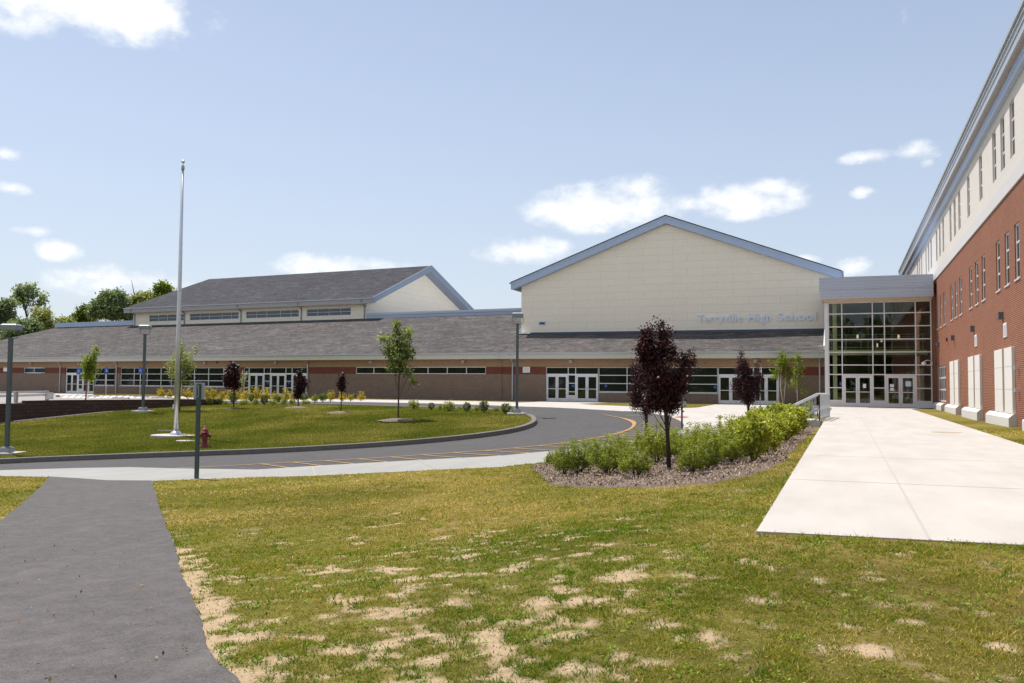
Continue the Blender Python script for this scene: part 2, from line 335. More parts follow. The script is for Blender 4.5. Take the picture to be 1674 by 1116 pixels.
def mat_lawn():
    m, nt, b = newmat('lawn'); v = coords(nt)
    a = N(nt, 'ShaderNodeAttribute', attribute_name='bare'); lush = N(nt, 'ShaderNodeAttribute', attribute_name='lush')
    big = noise(nt, v, .22, 5, .6); mid = noise(nt, v, 2.2, 5, .7); fine = noise(nt, v, 42, 4, .75); st = noise(nt, coords(nt, scale=(1, 1, 1)), 11, 4, .7)
    dry = mix(nt, mid, (.165, .125, .036), (.27, .195, .075)); grn = mix(nt, mid, (.10, .112, .022), (.17, .155, .038))
    lu = mix(nt, mid, (.036, .044, .0075), (.062, .060, .012))
    c = mix(nt, ramp(nt, big, [(.38, 0.0), (.62, 1.0)]), grn, dry)
    lf = N(nt, 'ShaderNodeMath', operation='MULTIPLY'); L(nt, lush.outputs['Fac'], lf.inputs[0]); lf.inputs[1].default_value = 1.0
    c = mix(nt, lf.outputs[0], c, lu)
    c = mix(nt, 1.0, c, ramp(nt, st, [(.25, .72), (.7, 1.3)]), 'MULTIPLY'); c = mix(nt, 1.0, c, ramp(nt, noise(nt, v, 3.6, 5, .8), [(.3, .74), (.68, 1.28)]), 'MULTIPLY')
    c = mix(nt, 1.0, c, ramp(nt, fine, [(.2, .45), (.5, .95), (.8, 1.7)]), 'MULTIPLY')
    soil = mix(nt, fine, (.33, .235, .145), (.62, .47, .31)); soil = mix(nt, 1.0, soil, ramp(nt, st, [(.3, .82), (.7, 1.12)]), 'MULTIPLY')
    c = mix(nt, a.outputs['Fac'], c, soil)
    L(nt, c, b.inputs['Base Color']); b.inputs['Roughness'].default_value = 1.0; b.inputs['Specular IOR Level'].default_value = .0
    bump(nt, b, fine, .9, .03); return m
M['lawn'] = mat_lawn()
def mat_mulch():
    m, nt, b = newmat('bark_mulch'); v = coords(nt)
    f = noise(nt, v, 26, 5, .75, .5); g = noise(nt, v, 1.2, 4)
    c = ramp(nt, f, [(.25, (.045, .03, .023)), (.5, (.165, .12, .095)), (.75, (.35, .27, .22))])
    c = mix(nt, 1.0, c, ramp(nt, g, [(.3, .8), (.7, 1.15)]), 'MULTIPLY')
    L(nt, c, b.inputs['Base Color']); b.inputs['Roughness'].default_value = .95; bump(nt, b, f, 1, .04); return m
M['mulch'] = mat_mulch()
M['chip'] = mat_leaf('wood_chip', [(.10, .065, .05), (.25, .185, .14), (.48, .39, .31)], 0, .9, .1)
M['plum'] = mat_leaf('plum_leaf', [(.012, .004, .007), (.034, .009, .014), (.12, .035, .040)], .18, .5, .35)
M['leaf_green'] = mat_leaf('green_leaf', [(.09, .13, .03), (.18, .22, .055), (.36, .40, .17)], .4)
M['leaf_birch'] = mat_leaf('birch_leaf', [(.10, .15, .015), (.20, .25, .03), (.32, .36, .06)], .45)
M['leaf_yellow'] = mat_leaf('yellow_leaf', [(.20, .18, .015), (.40, .31, .025), (.60, .44, .05)], .4)
M['leaf_shrub'] = mat_leaf('shrub_leaf', [(.10, .14, .012), (.23, .27, .03), (.40, .41, .08)], .4)
M['leaf_rhodo'] = mat_leaf('rhododendron_leaf', [(.12, .17, .012), (.32, .35, .03), (.62, .61, .15)], .4, .45, .35)
M['leaf_dark'] = mat_leaf('dark_leaf', [(.06, .09, .012), (.11, .15, .02), (.19, .23, .04)], .3)
M['leaf_wood'] = mat_leaf('woodland_leaf', [(.13, .17, .10), (.20, .25, .14), (.30, .35, .20)], .45)
M['leaf_olive'] = mat_leaf('olive_leaf', [(.17, .20, .07), (.27, .29, .10), (.38, .40, .17)], .45)
M['blade'] = mat_leaf('grass_blade', [(.085, .15, .012), (.20, .215, .026), (.36, .285, .070), (.64, .49, .23)], .35, .8, .05)

M['blade_island'] = mat_leaf('island_blade', [(.080, .110, .013), (.15, .165, .024), (.24, .215, .05), (.38, .32, .13)], .35, .8, .05)
M['weed'] = mat_leaf('weed_leaf', [(.10, .20, .02), (.18, .30, .03), (.28, .38, .06)], .3, .7, .1)
M['litter'] = mat_leaf('litter_leaf', [(.10, .05, .02), (.26, .12, .05), (.42, .30, .16)], .1, .8, .1)
# ------------------------------------------------------------------ terrain
CTRL = [(1237,869,-.0),(1190,880,-.03),(1300,880,0),(1420,886,.0),(1600,893,.0),(1270,815,-.01),(1290,782,-.02),(1320,730,-.03),(1360,668,-.01),(1495,669,-.03),(1674,729,-.03),(1547,672,-.03),(1674,697,-.03),(1500,888,-.0),(1674,898,-.0),(1674,1116,-.15),
 (1674,1000,-.08),(837,1116,-.30),(1237,1000,-.15),(325,1005,-.42),(270,850,-.80),(165,783,-1.0),(322,782,-1.0),(620,776,-.86),(0,780,-1.1),(1100,724,-.40),(837,762,-.68),(887,756,-.6),(1200,703,-.3),
 (1150,790,-.2),(837,880,-.45),(540,880,-.66),(1237,868,-.03),(332,732,-1.12),(287,711,-.93),(11,740,-1.42),(0,752,-1.45),(233,672,-.38),(845,676,-.10),(651,686,-.36),(0,690,-.95),(120,678,-.72),(285,665,-.3),
 (290,656,-.1),(340,657,-.1),(400,656,-.06),(500,657,-.05),(600,657,-.04),(600,651,-.01),(893,656.2,-.01),(1180,659.6,-.01),(1340,661.2,-.01),(740,700,-.55),(900,705,-.45),(1117,700,-.33),(1010,690,-.22),(700,666,-.12),
 (1046,672,-.05),(1110,684,-.18),(400,737,-1.13),(640,728,-.85),(850,706,-.5),(450,700,-.75),(130,643,-.02),(430,648,-.02),(300,690,-.75),(500,680,-.38),(1300,690,-.25),(1250,670,-.1)]
pts = [onZ(px, py, z) for px, py, z in CTRL]
cx = [p[0] for p in pts] + [150,-150,160,-160,-120,0,60,-50,60,0,-140,20,6,12,-25]; cy = [p[1] for p in pts] + [200,200,60,110,40,-40,-20,-20,60,150,75,95,3,20,8]
cz = [c[2] for c in CTRL] + [0,0,0,-.1,-1.6,-.5,-.1,-1.6,0,0,-.3,0,-.08,-.03,-1.1]
cx, cy, cz = map(np.array, (cx, cy, cz))
def _phi(r2): return .5*r2*np.log(r2+1e-6)
_n = len(cx); _K = _phi((cx[:,None]-cx)**2+(cy[:,None]-cy)**2) + np.eye(_n)*5.0
_P = np.stack([np.ones(_n), cx, cy], 1); _A = np.block([[_K, _P], [_P.T, np.zeros((3, 3))]])
_S = np.linalg.solve(_A, np.concatenate([cz, np.zeros(3)]))
def T(x, y):
    x = np.atleast_1d(np.asarray(x, float)); y = np.atleast_1d(np.asarray(y, float)); out = np.zeros(x.shape)
    for i in range(0, len(x), 20000):
        a, c = x[i:i+20000], y[i:i+20000]
        out[i:i+20000] = _phi((a[:,None]-cx)**2+(c[:,None]-cy)**2) @ _S[:_n] + _S[_n] + _S[_n+1]*a + _S[_n+2]*c
    d = np.hypot(x, y-40); k = smooth(130, 190, d)
    return np.clip(out*(1-k), -2.2, -.012)
def G(px, py, off=0.0):
    """ground point under photo pixel"""
    d = ray(px, py); t = np.concatenate([np.arange(2, 30, .1), np.arange(30, 130, .25)]); P = EYE + t[:,None]*d
    below = P[:,2] <= T(P[:,0], P[:,1]) + off
    i = int(np.argmax(below))
    if not below[i]: return onZ(px, min(py, 1e9), 0)
    lo, hi = t[max(i-1, 0)], t[i]
    for _ in range(12):
        mdl = (lo+hi)/2; p = EYE+mdl*d
        if p[2] <= T(p[0], p[1])[0]+off: hi = mdl
        else: lo = mdl
    p = EYE+hi*d; return np.array([p[0], p[1], T(p[0], p[1])[0]+off])
def seg_dist(x, y, P):
    d = np.full(x.shape, 1e9)
    for (x1, y1), (x2, y2) in zip(P[:-1], P[1:]):
        L2 = (x2-x1)**2+(y2-y1)**2+1e-9; t = np.clip(((x-x1)*(x2-x1)+(y-y1)*(y2-y1))/L2, 0, 1)
        d = np.minimum(d, np.hypot(x-x1-t*(x2-x1), y-y1-t*(y2-y1)))
    return d
def Gs(lst, off=0): return [G(x, y, off) for x, y in lst]

KERB = .13
def road_off(x, y):
    x = np.atleast_1d(np.asarray(x, float)); y = np.atleast_1d(np.asarray(y, float)); return -.02-.10*np.exp(-(seg_dist(x, y, isl_arr)/2.2)**2)
# road surface lies this far under the lawn and pavement
# --- outlines (traced at ground level)
walk_top = [(-260,775),(0,768.6),(125,765),(213,763.6),(288,765.6),(420,767.6),(510,761.8),(596,756.8),(683,752),(820,744.8),(860,740.7),(924,735),(1012,723.7),(1054,717),(1084,711),(1100,707.5),(1114,702.5),(1118.7,696),(1116,690),(1106,684.7),(1093,680),(1071,676),(1046,672.6),(1019,672),(985,670),(940,667.5),(903,665.8),(860,664.5),(780,661.5),(690,659),(600,657.2),(518,656.6),(430,655.5),(345,655)]
walk_bot = [(-260,787),(0,778),(81,779.4),(175,785.5),(248,786),(313,783.6),(420,780),(510,777.6),(626,772.4),(726,767),(820,763),(860,758.6),(887,756),(960,746),(1030,735),(1100,722),(1160,710),(1215,701),(1280,689),(1325,681),(1349,676)]
isl = [(-260,765),(0,750.5),(120,747.5),(260,742.5),(420,735.5),(611,726.5),(720,718),(820,707.6),(858,700.5),(876,694),(884,687),(880,681),(866,676.5),(840,672.5),(800,669),(740,666.8),(680,665.2),(620,663.3),(560,661.5),(500,660.2),(420,659),(345,658.2),(300,660.5),(220,669.5),(140,677),(60,686),(0,691.5),(-260,716)]
road_w = [G(x, y, -.005) for x, y in walk_top]
def smooth_loop(pts, st=.8, it=10):
    P = [np.array(p[:2]) for p in pts]; Q = []
    for a, b_ in zip(P, P[1:]+P[:1]):
        n = max(1, int(np.hypot(*(b_-a))/st)); Q += [a+(b_-a)*j/n for j in range(n)]
    Q = np.array(Q)
    for _ in range(it): Q = (np.roll(Q, 1, 0)+2*Q+np.roll(Q, -1, 0))/4
    return Q
isl_w = smooth_loop([G(x, y, 0) for x, y in isl]); isl_arr = np.vstack([isl_w, isl_w[:1]])
bot_w = Gs(walk_bot)
path_l = [(81,779.4),(70,793),(50,812),(25,832),(0,852)]; path_r = [(248,786),(252,800),(261,830),(267.6,850),(281,882),(289,901),(294,934),(304,955),(314.5,977),(331,1017),(336,1040),(348,1081),(390,1113),(410,1180)]
pl = Gs(path_l); pr = Gs(path_r)
dirl = pl[-1]-pl[-2]; dirl = dirl/np.linalg.norm(dirl)
pl_ext = [np.array([-7.3, 6.0, 0]), np.array([-5.2, 1.5, 0]), np.array([-3.4, -8, 0])]
pr_ext = [np.array([-.9, -8, 0])]
def xy(l): return [(float(p[0]), float(p[1])) for p in l]
poly = {}
# road: outer line is the pavement line, closed behind the left kerb
left_close = Gs([(300,654.5)]) ; 
back = Gs([(345,656.2),(300,658.5),(220,667),(140,674.5),(60,683),(0,688.5),(-260,712)])
poly['road'] = xy(road_w) + xy(back)
poly['island'] = xy(isl_w)
poly['sidewalk'] = xy(road_w[:17]) + xy([G(1200,690), G(1349,676)]) + xy(bot_w[::-1])
far_front = road_w[16:]
poly['plaza'] = xy([bot_w[-1], G(1280,689), G(1215,701), G(1160,710), G(1117,718)]) + xy(far_front) + [(-70, 74.8), (-55, 70.55), (-27, 67.9), (-1.3, 67.9), (-1.3, 62.5), (-.8, 62)]
poly['strip'] = xy(Gs([(345,653.2),(430,653),(518,652.4),(600,652.9),(700,654.3),(780,655.6),(851,657.6),(872,656.9)])) + [(-22.9, 68.6), (-27, 68.6), (-56, 71.2), (-63, 72)]
poly['grass_patch'] = xy(Gs([(948,659.8),(1000,658.2),(1100,659.1),(1172,660.3),(1140,666),(1105,667.2),(1040,664.2),(965,661.2)]))
poly['grass_patch2'] = xy(Gs([(1262,663),(1280,661.3),(1318,661.6),(1325,664),(1292,667.2),(1268,667)]))
poly['parking'] = xy([onZ(x, y, 0) for x, y in [(-260,675),(0,660.2),(43,656.5),(285,652.4),(262,647.0),(259,644.2)]]) + [(-50, 72.5), (-130, 80.5)]
poly['parking_grass'] = xy([onZ(x, y, 0) for x, y in [(152,644.4),(262,645.2),(262,646.6),(156,645.6)]])
poly['path'] = xy(pl) + xy(pl_ext) + xy(pr_ext) + xy(pr[::-1])
poly['walkway'] = [(-.76, 8.34), (3.88, 8.72), (3.88, 60.5), (5.3, 64.3), (-1.2, 64.3), (-.76, 60.5)]
poly['mulch'] = xy(Gs([(868,762),(884,777),(893,787),(905,792),(960,797),(1040,797.5),(1100,795.5),(1160,790.5),(1220,779),(1268,764),(1296,738),(1318,716),(1332,702),(1340,692),(1322,683),(1280,692),(1215,705),(1160,714),(1100,726.5),(1030,739),(960,750),(900,757.5)]))
WALK_OUT = list(poly['walkway'])
REG = ['walkway', 'parking_grass', 'parking', 'mulch', 'island', 'grass_patch', 'grass_patch2', 'strip', 'sidewalk', 'path', 'road', 'plaza']
def inpoly(x, y, pg):
    c = np.zeros(x.shape, bool); n = len(pg)
    for i in range(n):
        x1, y1 = pg[i]; x2, y2 = pg[(i+1) % n]
        if y1 == y2: continue
        k = ((y1 > y) != (y2 > y)) & (x < (x2-x1)*(y-y1)/(y2-y1)+x1); c ^= k
    return c
def region(x, y):
    out = np.full(x.shape, -1)
    for i in range(len(REG)-1, -1, -1): out[inpoly(x, y, poly[REG[i]])] = i
    return out

# bare-soil patches of the near lawn: (px, py, rx, ry, strength)
PATCH = [(745,885,110,14,.62),(600,893,42,9,.6),(852,972,42,34,.95),(700,968,52,14,.9),(775,985,90,34,.8),(640,1005,60,34,.65),(900,938,45,14,.6),(1125,937,22,9,.95),(975,1075,48,24,1.0),
 (625,1055,75,34,.75),(490,1055,60,30,.75),(545,1090,60,24,.8),(372,968,46,13,.95),(1230,1082,62,26,.98),(1295,1080,26,22,.9),(1420,1062,30,26,1.0),(1390,1100,24,15,.9),(1640,1060,34,14,1.0),(1480,1018,20,9,.8),
 (1388,955,16,5,.7),(1430,948,14,5,.8),(540,882,55,9,.5),(480,870,30,6,.5),(770,1020,120,30,.6),(830,1040,60,24,.7),(1150,1045,40,16,.5),(1080,1040,40,14,.5),(905,1110,60,14,.8),(720,1095,80,22,.6),(1580,1030,30,10,.4),(760,845,50,5,.35)]
PW = []
for px, py, rx, ry, s in PATCH:
    c = G(px, py); e = G(px+rx, py); n_ = G(px, max(py-ry, 700)); PW.append((c, max(np.hypot(*(e-c)[:2]), .1)*.95, max(np.hypot(*(n_-c)[:2]), .12)*.8, s))
_vd = np.array([-math.sin(YAW), math.cos(YAW)]); _vr = np.array([math.cos(YAW), math.sin(YAW)])
pr_arr = np.array(xy(pr) + [(-.9, -8)])
def bare(x, y):
    a = np.zeros(x.shape)
    for c, rx, ry, s in PW:
        dx = x-c[0]; dy = y-c[1]; u = (dx*_vr[0]+dy*_vr[1])/rx; v = (dx*_vd[0]+dy*_vd[1])/ry
        a = np.maximum(a, s*np.exp(-.55*(u*u+v*v)))
    d = seg_dist(x, y, pr_arr); near = smooth(10.5, 8.0, y)
    a = np.maximum(a, (.3+1.25*near)*np.exp(-(d/(.12+.24*near))**2))
    plp = np.array(xy(pl)+xy(pl_ext)); a = np.maximum(a, .75*np.exp(-(seg_dist(x, y, plp)/.16)**2))
    n = fbm(x*2.6, y*2.6, 5, 3); n2 = fbm(x*9, y*9, 3, 9)
    lt = x*_vr[0]+y*_vr[1]; dp = x*_vd[0]+y*_vd[1]
    zone = np.exp(-((lt+.35)/1.7)**2)*smooth(13, 8.5, dp)*.42 + .15*smooth(8, 5.5, dp)
    n3 = fbm(x*5.2+11, y*5.2, 4, 15); n4 = vnoise(x*24, y*24, 8)
    wob = (n3-.5)*1.5+(n2-.5)*.9+(n4-.5)*.35
    return smooth(.435, .79, np.maximum(a*.60, zone) + (n-.5)*.62 + wob*1.15)

def ground():
    vs, es = [], []
    for k, pg in poly.items():
        # subdivide long edges so heights follow the terrain
        q = []
        for i in range(len(pg)):
            a = np.array(pg[i]); b_ = np.array(pg[(i+1) % len(pg)]); dmid = np.hypot(*(a+b_)/2 - np.array([0, 0])); st = .5 if dmid < 14 else (1.2 if dmid < 45 else 3)
            if k in ('path', 'mulch') and dmid < 26: st = .09 if dmid < 14 else .2
            n = max(1, int(np.hypot(*(b_-a))/st))
            for j in range(n):
                q_ = a+(b_-a)*j/n
                if st < .3 and 2 < q_[1]: amp = .035 if k == 'path' else .22; q_ = q_+np.array([(fbm(q_[:1]*6, q_[1:]*6, 3, 2)[0]-.5)*amp*2, (fbm(q_[:1]*6+9, q_[1:]*6, 3, 4)[0]-.5)*amp])
                q.append(tuple(q_))
        poly[k] = q; o = len(vs); vs += q; es += [(o+i, o+(i+1) % len(q)) for i in range(len(q))]
    def grid(x0, x1, y0, y1, st, hole=None):
        X, Y = np.meshgrid(np.arange(x0, x1, st), np.arange(y0, y1, st)); X = X+rng.uniform(-.12, .12, X.shape)*st; Y = Y+rng.uniform(-.12, .12, Y.shape)*st
        X = X.ravel(); Y = Y.ravel()
        if hole: k = ~((X > hole[0]) & (X < hole[1]) & (Y > hole[2]) & (Y < hole[3])); X, Y = X[k], Y[k]
        return list(zip(X.tolist(), Y.tolist()))
    g = grid(-7.5, 5.5, 3, 12, .085) + grid(-20, 8, -2, 30, .6, (-7.5, 5.5, 3, 12)) + grid(-60, 10, -12, 76, 1.6, (-20, 8, -2, 30)) + grid(-140, 60, -60, 130, 7, (-60, 10, -12, 76)) + grid(-600, 600, -400, 800, 60, (-140, 60, -60, 130))
    vs += g
    r = delaunay_2d_cdt([Vector(v) for v in vs], es, [], 0, 1e-5)
    V = np.array([tuple(v) for v in r[0]]); Fc = [tuple(f) for f in r[2]]
    cen = np.array([V[list(f)].mean(0) for f in Fc]); reg = region(cen[:,0], cen[:,1])
    Tz = T(V[:,0], V[:,1])
    spec = {-1: ('lawn', 'lawn', 0), 4: ('island_lawn', 'lawn', 0), 2: ('parking_lot', 'asphalt_far', 'flat'), 1: ('parking_verge', 'lawn', 'flat2'), 3: ('mulch_bed', 'mulch', -.008), 5: ('entrance_verge', 'lawn', .01), 6: ('corner_verge', 'lawn', .01),
            7: ('building_verge', 'lawn', .01), 8: ('sidewalk', 'concrete2', 0), 9: ('asphalt_path', 'asphalt_path', .012), 10: ('road', 'asphalt', -KERB), 11: ('entrance_plaza', 'concrete', 0)}
    for k, (nm, mt, off) in spec.items():
        fs = [f for f, q in zip(Fc, reg) if q == k]
        if not fs: print('EMPTY REGION', nm); continue
        ids = sorted({i for f in fs for i in f}); mp = {i: j for j, i in enumerate(ids)}
        P = V[ids]
        if off == 'flat': z = np.full(len(ids), -.02)
        elif off == 'flat2': z = np.full(len(ids), .05)
        elif nm == 'road': z = Tz[ids]+road_off(P[:,0], P[:,1])
        else: z = Tz[ids]+off
        if nm == 'lawn': z = z + (fbm(P[:,0]*.5, P[:,1]*.5, 3, 5)-.5)*.03*smooth(40, 8, np.hypot(P[:,0], P[:,1]))
        verts = [(a, b_, c) for (a, b_), c in zip(P.tolist(), z.tolist())]
        faces = [tuple(mp[i] for i in f) for f in fs]
        cnt = {}
        for f in faces:
            for i in range(len(f)):
                e = (f[i], f[(i+1) % len(f)]); cnt[tuple(sorted(e))] = cnt.get(tuple(sorted(e)), []) + [e]
        nv = {}
        if nm not in ('road',):
            for e, lst in cnt.items():
                if len(lst) == 1:
                    a, b_ = lst[0]
                    for i in (a, b_):
                        if i not in nv: nv[i] = len(verts); x_, y_, z_ = verts[i]; verts.append((x_, y_, z_-.3))
                    faces.append((b_, a, nv[a], nv[b_]))
        me = bpy.data.meshes.new(nm); me.from_pydata(verts, [], faces); me.materials.append(M[mt])
        if mt == 'lawn':
            A = np.array(verts); at = me.attributes.new('bare', 'FLOAT', 'POINT'); bb = bare(A[:,0], A[:,1]) if nm == 'lawn' else np.zeros(len(A))
            if nm != 'lawn': bb = bb + smooth(.62, .75, fbm(A[:,0]*.8, A[:,1]*.8, 3, 31))*.05
            dd = np.hypot(A[:,0], A[:,1]); bb = bb*smooth(22, 14, dd) if nm == 'lawn' else bb
            at.data.foreach_set('value', bb.astype(np.float32))
            at = me.attributes.new('lush', 'FLOAT', 'POINT'); lu = np.full(len(A), 1.0)*(1-.30*smooth(.5, .72, fbm(A[:,0]*.22, A[:,1]*.22, 4, 61))) if nm == 'island_lawn' else np.full(len(A), .35); 
            if nm == 'lawn': lu = smooth(.5, .7, fbm(A[:,0]*.35+3, A[:,1]*.35, 3, 21))*.45
            at.data.foreach_set('value', lu.astype(np.float32))
        me.update(); o = bpy.data.objects.new(nm, me); COL.objects.link(o); o['kind'] = 'structure'
ground()
HZ = lambda p: T(p[0], p[1])[0]

def struct(name, mb, mat, **k): return mb.build(name, mat, kind='structure', **k)
# raised entrance walk, joints as thin grooves filled darker
mb = MB(); pw = WALK_OUT; mb.add([(x, y, 0) for x, y in pw]+[(x, y, -.25) for x, y in pw], [tuple(range(6))]+[(i, i+6, (i+1) % 6+6, (i+1) % 6) for i in range(6)])
struct('walkway', mb, M['concrete'])
mb = MB(); mb.quad((.66,8.47,.004),(.685,8.47,.004),(.685,64,.004),(.66,64,.004))
for y_ in (13.2, 18, 22.8, 27.6, 32.4, 37.2, 42, 46.8, 51.6, 56.4, 61):
    mb.quad((-.76,y_,.0041),(3.88,y_,.0041),(3.88,y_+.022,.0041),(-.76,y_+.022,.0041))
struct('walkway_joints', mb, M['joint'])
mb = MB(); c = onZ(1547, 706.5, 0); mb.lathe([(.42, 0), (.42, .006)], (c[0], c[1], 0), 24); struct('walkway_cover', mb, mat_plain('rusty_cover', (.36, .29, .2), .7))
# pavement joints
mb = MB()
for a, b_ in [((465,759.5+2.5),(508,777.5)), ((510,762),(516,777.4)), ((596,757),(623,772.2)), ((683,752.2),(716,767)), ((430,767.2),(421,779.8)), ((760,748.4),(795,763.8)), ((830,744.4),(850,759))][1:]:
    p, q = G(*a), G(*b_); n = 6
    for i in range(n):
        u = p+(q-p)*i/n; v = p+(q-p)*(i+1)/n; s = np.array([.015, 0, 0]); hz = lambda w: np.array([w[0], w[1], HZ(w)+.006])
        mb.quad(hz(u-s), hz(u+s), hz(v+s), hz(v-s))
struct('sidewalk_joints', mb, M['joint'])

def kerb(name, pts, side, h=.05, w=.2, mat='kerb', base=-KERB):
    """rounded kerb section swept along ground points"""
    P = [np.array(p[:2]) for p in pts]; Q = []
    for i in range(len(P)-1):
        n = max(1, int(np.hypot(*(P[i+1]-P[i]))/1.0))
        for j in range(n): Q.append(P[i]+(P[i+1]-P[i])*j/n)
    Q.append(P[-1]); Q = np.array(Q)
    prof = [(-.03, base-.1), (-.03, base+.06), (.0, h-.015), (.05, h), (w-.05, h), (w-.01, h-.03), (w, -.05)]
    vs = []
    for i in range(len(Q)):
        d = Q[min(i+1, len(Q)-1)]-Q[max(i-1, 0)]; d = d/np.hypot(*d); nrm = np.array([-d[1], d[0]])*side; z = T(Q[i,0], Q[i,1])[0]
        jit = (vnoise(np.array([i*.7]), np.array([3.]))[0]-.5)*.02
        for s, hh in prof: p = Q[i]+nrm*(s+jit-.02); vs.append((p[0], p[1], z+hh))
    k = len(prof); fs = [(i*k+j, i*k+j+1, (i+1)*k+j+1, (i+1)*k+j) for i in range(len(Q)-1) for j in range(k-1)]
    m = MB(); m.add(vs, fs); return struct(name, m, M[mat], smooth_=False)
kerb('island_kerb', isl_arr, 1, h=.065, w=.22)

# painted yellow markings on the road
line = [(288,766.2),(340,764.3),(400,760.3),(505,755),(611,749.8),(715,742.5),(820,735.5),(860,731.7),(903,727),(946,721.5),(1003,711),(1028.5,703),(1038,695.5),(1036,690),(1030,687),(1012,682.4),(985.5,678)]
def ribbon(mb, P, w, off=None, taper=None):
    P = [np.array(p[:2]) for p in P]; vs = []; 
    for i in range(len(P)):
        d = P[min(i+1, len(P)-1)]-P[max(i-1, 0)]; d = d/(np.hypot(*d)+1e-9); n = np.array([-d[1], d[0]])*w/2*(taper[i] if taper else 1)
        for s in (-1, 1): p = P[i]+n*s; vs.append((p[0], p[1], T(p[0], p[1])[0]+(off if off is not None else road_off(p[0], p[1])[0]+.014)))
    mb.add(vs, [(2*i, 2*i+2, 2*i+3, 2*i+1) for i in range(len(P)-1)])
def dens(P, st):
    P = [np.array(p[:2]) for p in P]; out = []
    for a, b_ in zip(P[:-1], P[1:]):
        n = max(1, int(np.hypot(*(b_-a))/st)); out += [a+(b_-a)*j/n for j in range(n)]
    return out+[P[-1]]
lw = dens([G(x, y, -.03) for x, y in line], .4); mb = MB()
arr = np.array(lw)
for _ in range(6): arr[1:-1] = (arr[:-2]+2*arr[1:-1]+arr[2:])/4
ribbon(mb, list(arr), .11, taper=[1+1.3*float(np.exp(-((i/len(arr)-.80)/.07)**2)) for i in range(len(arr))])
wt = np.array(xy(road_w[3:17]))
s_acc = 0
for i in range(4, int(len(arr)*.74)):
    s_acc += np.hypot(*(arr[i]-arr[i-1]))
    if s_acc >= .72:
        s_acc = 0; a = arr[i]; dr = -_vd*.80 + _vr*.60
        # stop at the pavement line
        L_ = .3
        while L_ < 3.2:
            p = a+dr*L_
            if seg_dist(np.array([p[0]]), np.array([p[1]]), wt)[0] < .14: break
            L_ += .06
        if L_ > .45 and L_ < 3.1: ribbon(mb, dens([a, a+dr*L_], .4), .085)
for k, (a, b_) in enumerate([((1046,683.2),(1092,682.2)),((1050,686.2),(1100,685.2)),((1050,689.4),(1108,688.4)),((1047,692.8),(1113,691.6)),((1042,696.5),(1112,695.6)),((1022,680.6),(1070,679.4))]):
    ribbon(mb, dens([G(*a, -.03), G(*b_, -.03)], .5), .10)
struct('road_markings', mb, M['yellow_paint'])
mb = MB()
for k in range(12):
    ribbon(mb, dens([onZ(106+k*11+4, 646.6, 0), onZ(100+k*11+4, 649.8, 0)], 1), .3, off=0)
for v in range(len(mb.v)): mb.v[v] = (mb.v[v][0], mb.v[v][1], -.014)
struct('parking_markings', mb, M['white'])
mb = MB(); a = [onZ(x, y, 0) for x, y in [(88,642.6),(152,643.0),(158,645.0),(95,646.2)]]; mb.add([(p[0], p[1], -.012) for p in a], [(0,1,2,3)]); struct('parking_walk', mb, M['concrete'])
mb = MB(); a = Gs([(1100,681.8),(1112,680.0),(1127,681.4),(1118,683.2)]); mb.add([(p[0], p[1], p[2]+.012) for p in a], [(0,1,2,3)]); struct('tactile_paving', mb, mat_plain('red_tactile', (.34, .12, .08), .8))

# ------------------------------------------------------------------ building kit (local frame: facade on y=0 facing -y)
def wall(mb, x0, x1, z0, z1, y, openings, th=.35, reveal=.14, back=False):
    xs = sorted({x0, x1, *[v for o in openings for v in o[:2] if x0 < v < x1]}); zs = sorted({z0, z1, *[v for o in openings for v in o[2:4] if z0 < v < z1]})
    for i in range(len(xs)-1):
        for j in range(len(zs)-1):
            xm, zm = (xs[i]+xs[i+1])/2, (zs[j]+zs[j+1])/2
            if any(o[0] < xm < o[1] and o[2] < zm < o[3] for o in openings): continue
            mb.quad((xs[i],y,zs[j]),(xs[i+1],y,zs[j]),(xs[i+1],y,zs[j+1]),(xs[i],y,zs[j+1]))
    for a, b_, c, d in openings:
        c2 = max(c, z0)
        if a > x1 or b_ < x0: continue
        yr = y+reveal
        if a > x0: mb.quad((a,y,c2),(a,y,min(d,z1)),(a,yr,min(d,z1)),(a,yr,c2))
        if b_ < x1: mb.quad((b_,y,c2),(b_,yr,c2),(b_,yr,min(d,z1)),(b_,y,min(d,z1)))
        if d < z1: mb.quad((a,y,d),(b_,y,d),(b_,yr,d),(a,yr,d))
        if c > z0: mb.quad((a,y,c),(a,yr,c),(b_,yr,c),(b_,y,c))
    return mb
def window(parent, x0, x1, z0, z1, y, xs=(), zs=(), w=.06, fm='alu', gm='glass', dep=.08, name='window'):
    f = MB()
    f.box(x0,x0+w,y,y+dep,z0,z1); f.box(x1-w,x1,y,y+dep,z0,z1); f.box(x0+w,x1-w,y,y+dep,z0,z0+w); f.box(x0+w,x1-w,y,y+dep,z1-w,z1)
    for x in xs: f.box(x-w/2,x+w/2,y,y+dep,z0+w,z1-w)
    cuts = [x0+w]+[c for x in xs for c in (x-w/2, x+w/2)]+[x1-w]
    for z in zs:
        for i in range(0, len(cuts), 2): f.box(cuts[i],cuts[i+1],y+.004,y+dep,z-w/2,z+w/2)
    fo = f.build(name, M[fm], parent)
    g = MB(); g.box(x0+w*.5,x1-w*.5,y+dep*.6,y+dep*.6+.012,z0+w*.5,z1-w*.5); g.build('pane', M[gm], fo)
    return fo
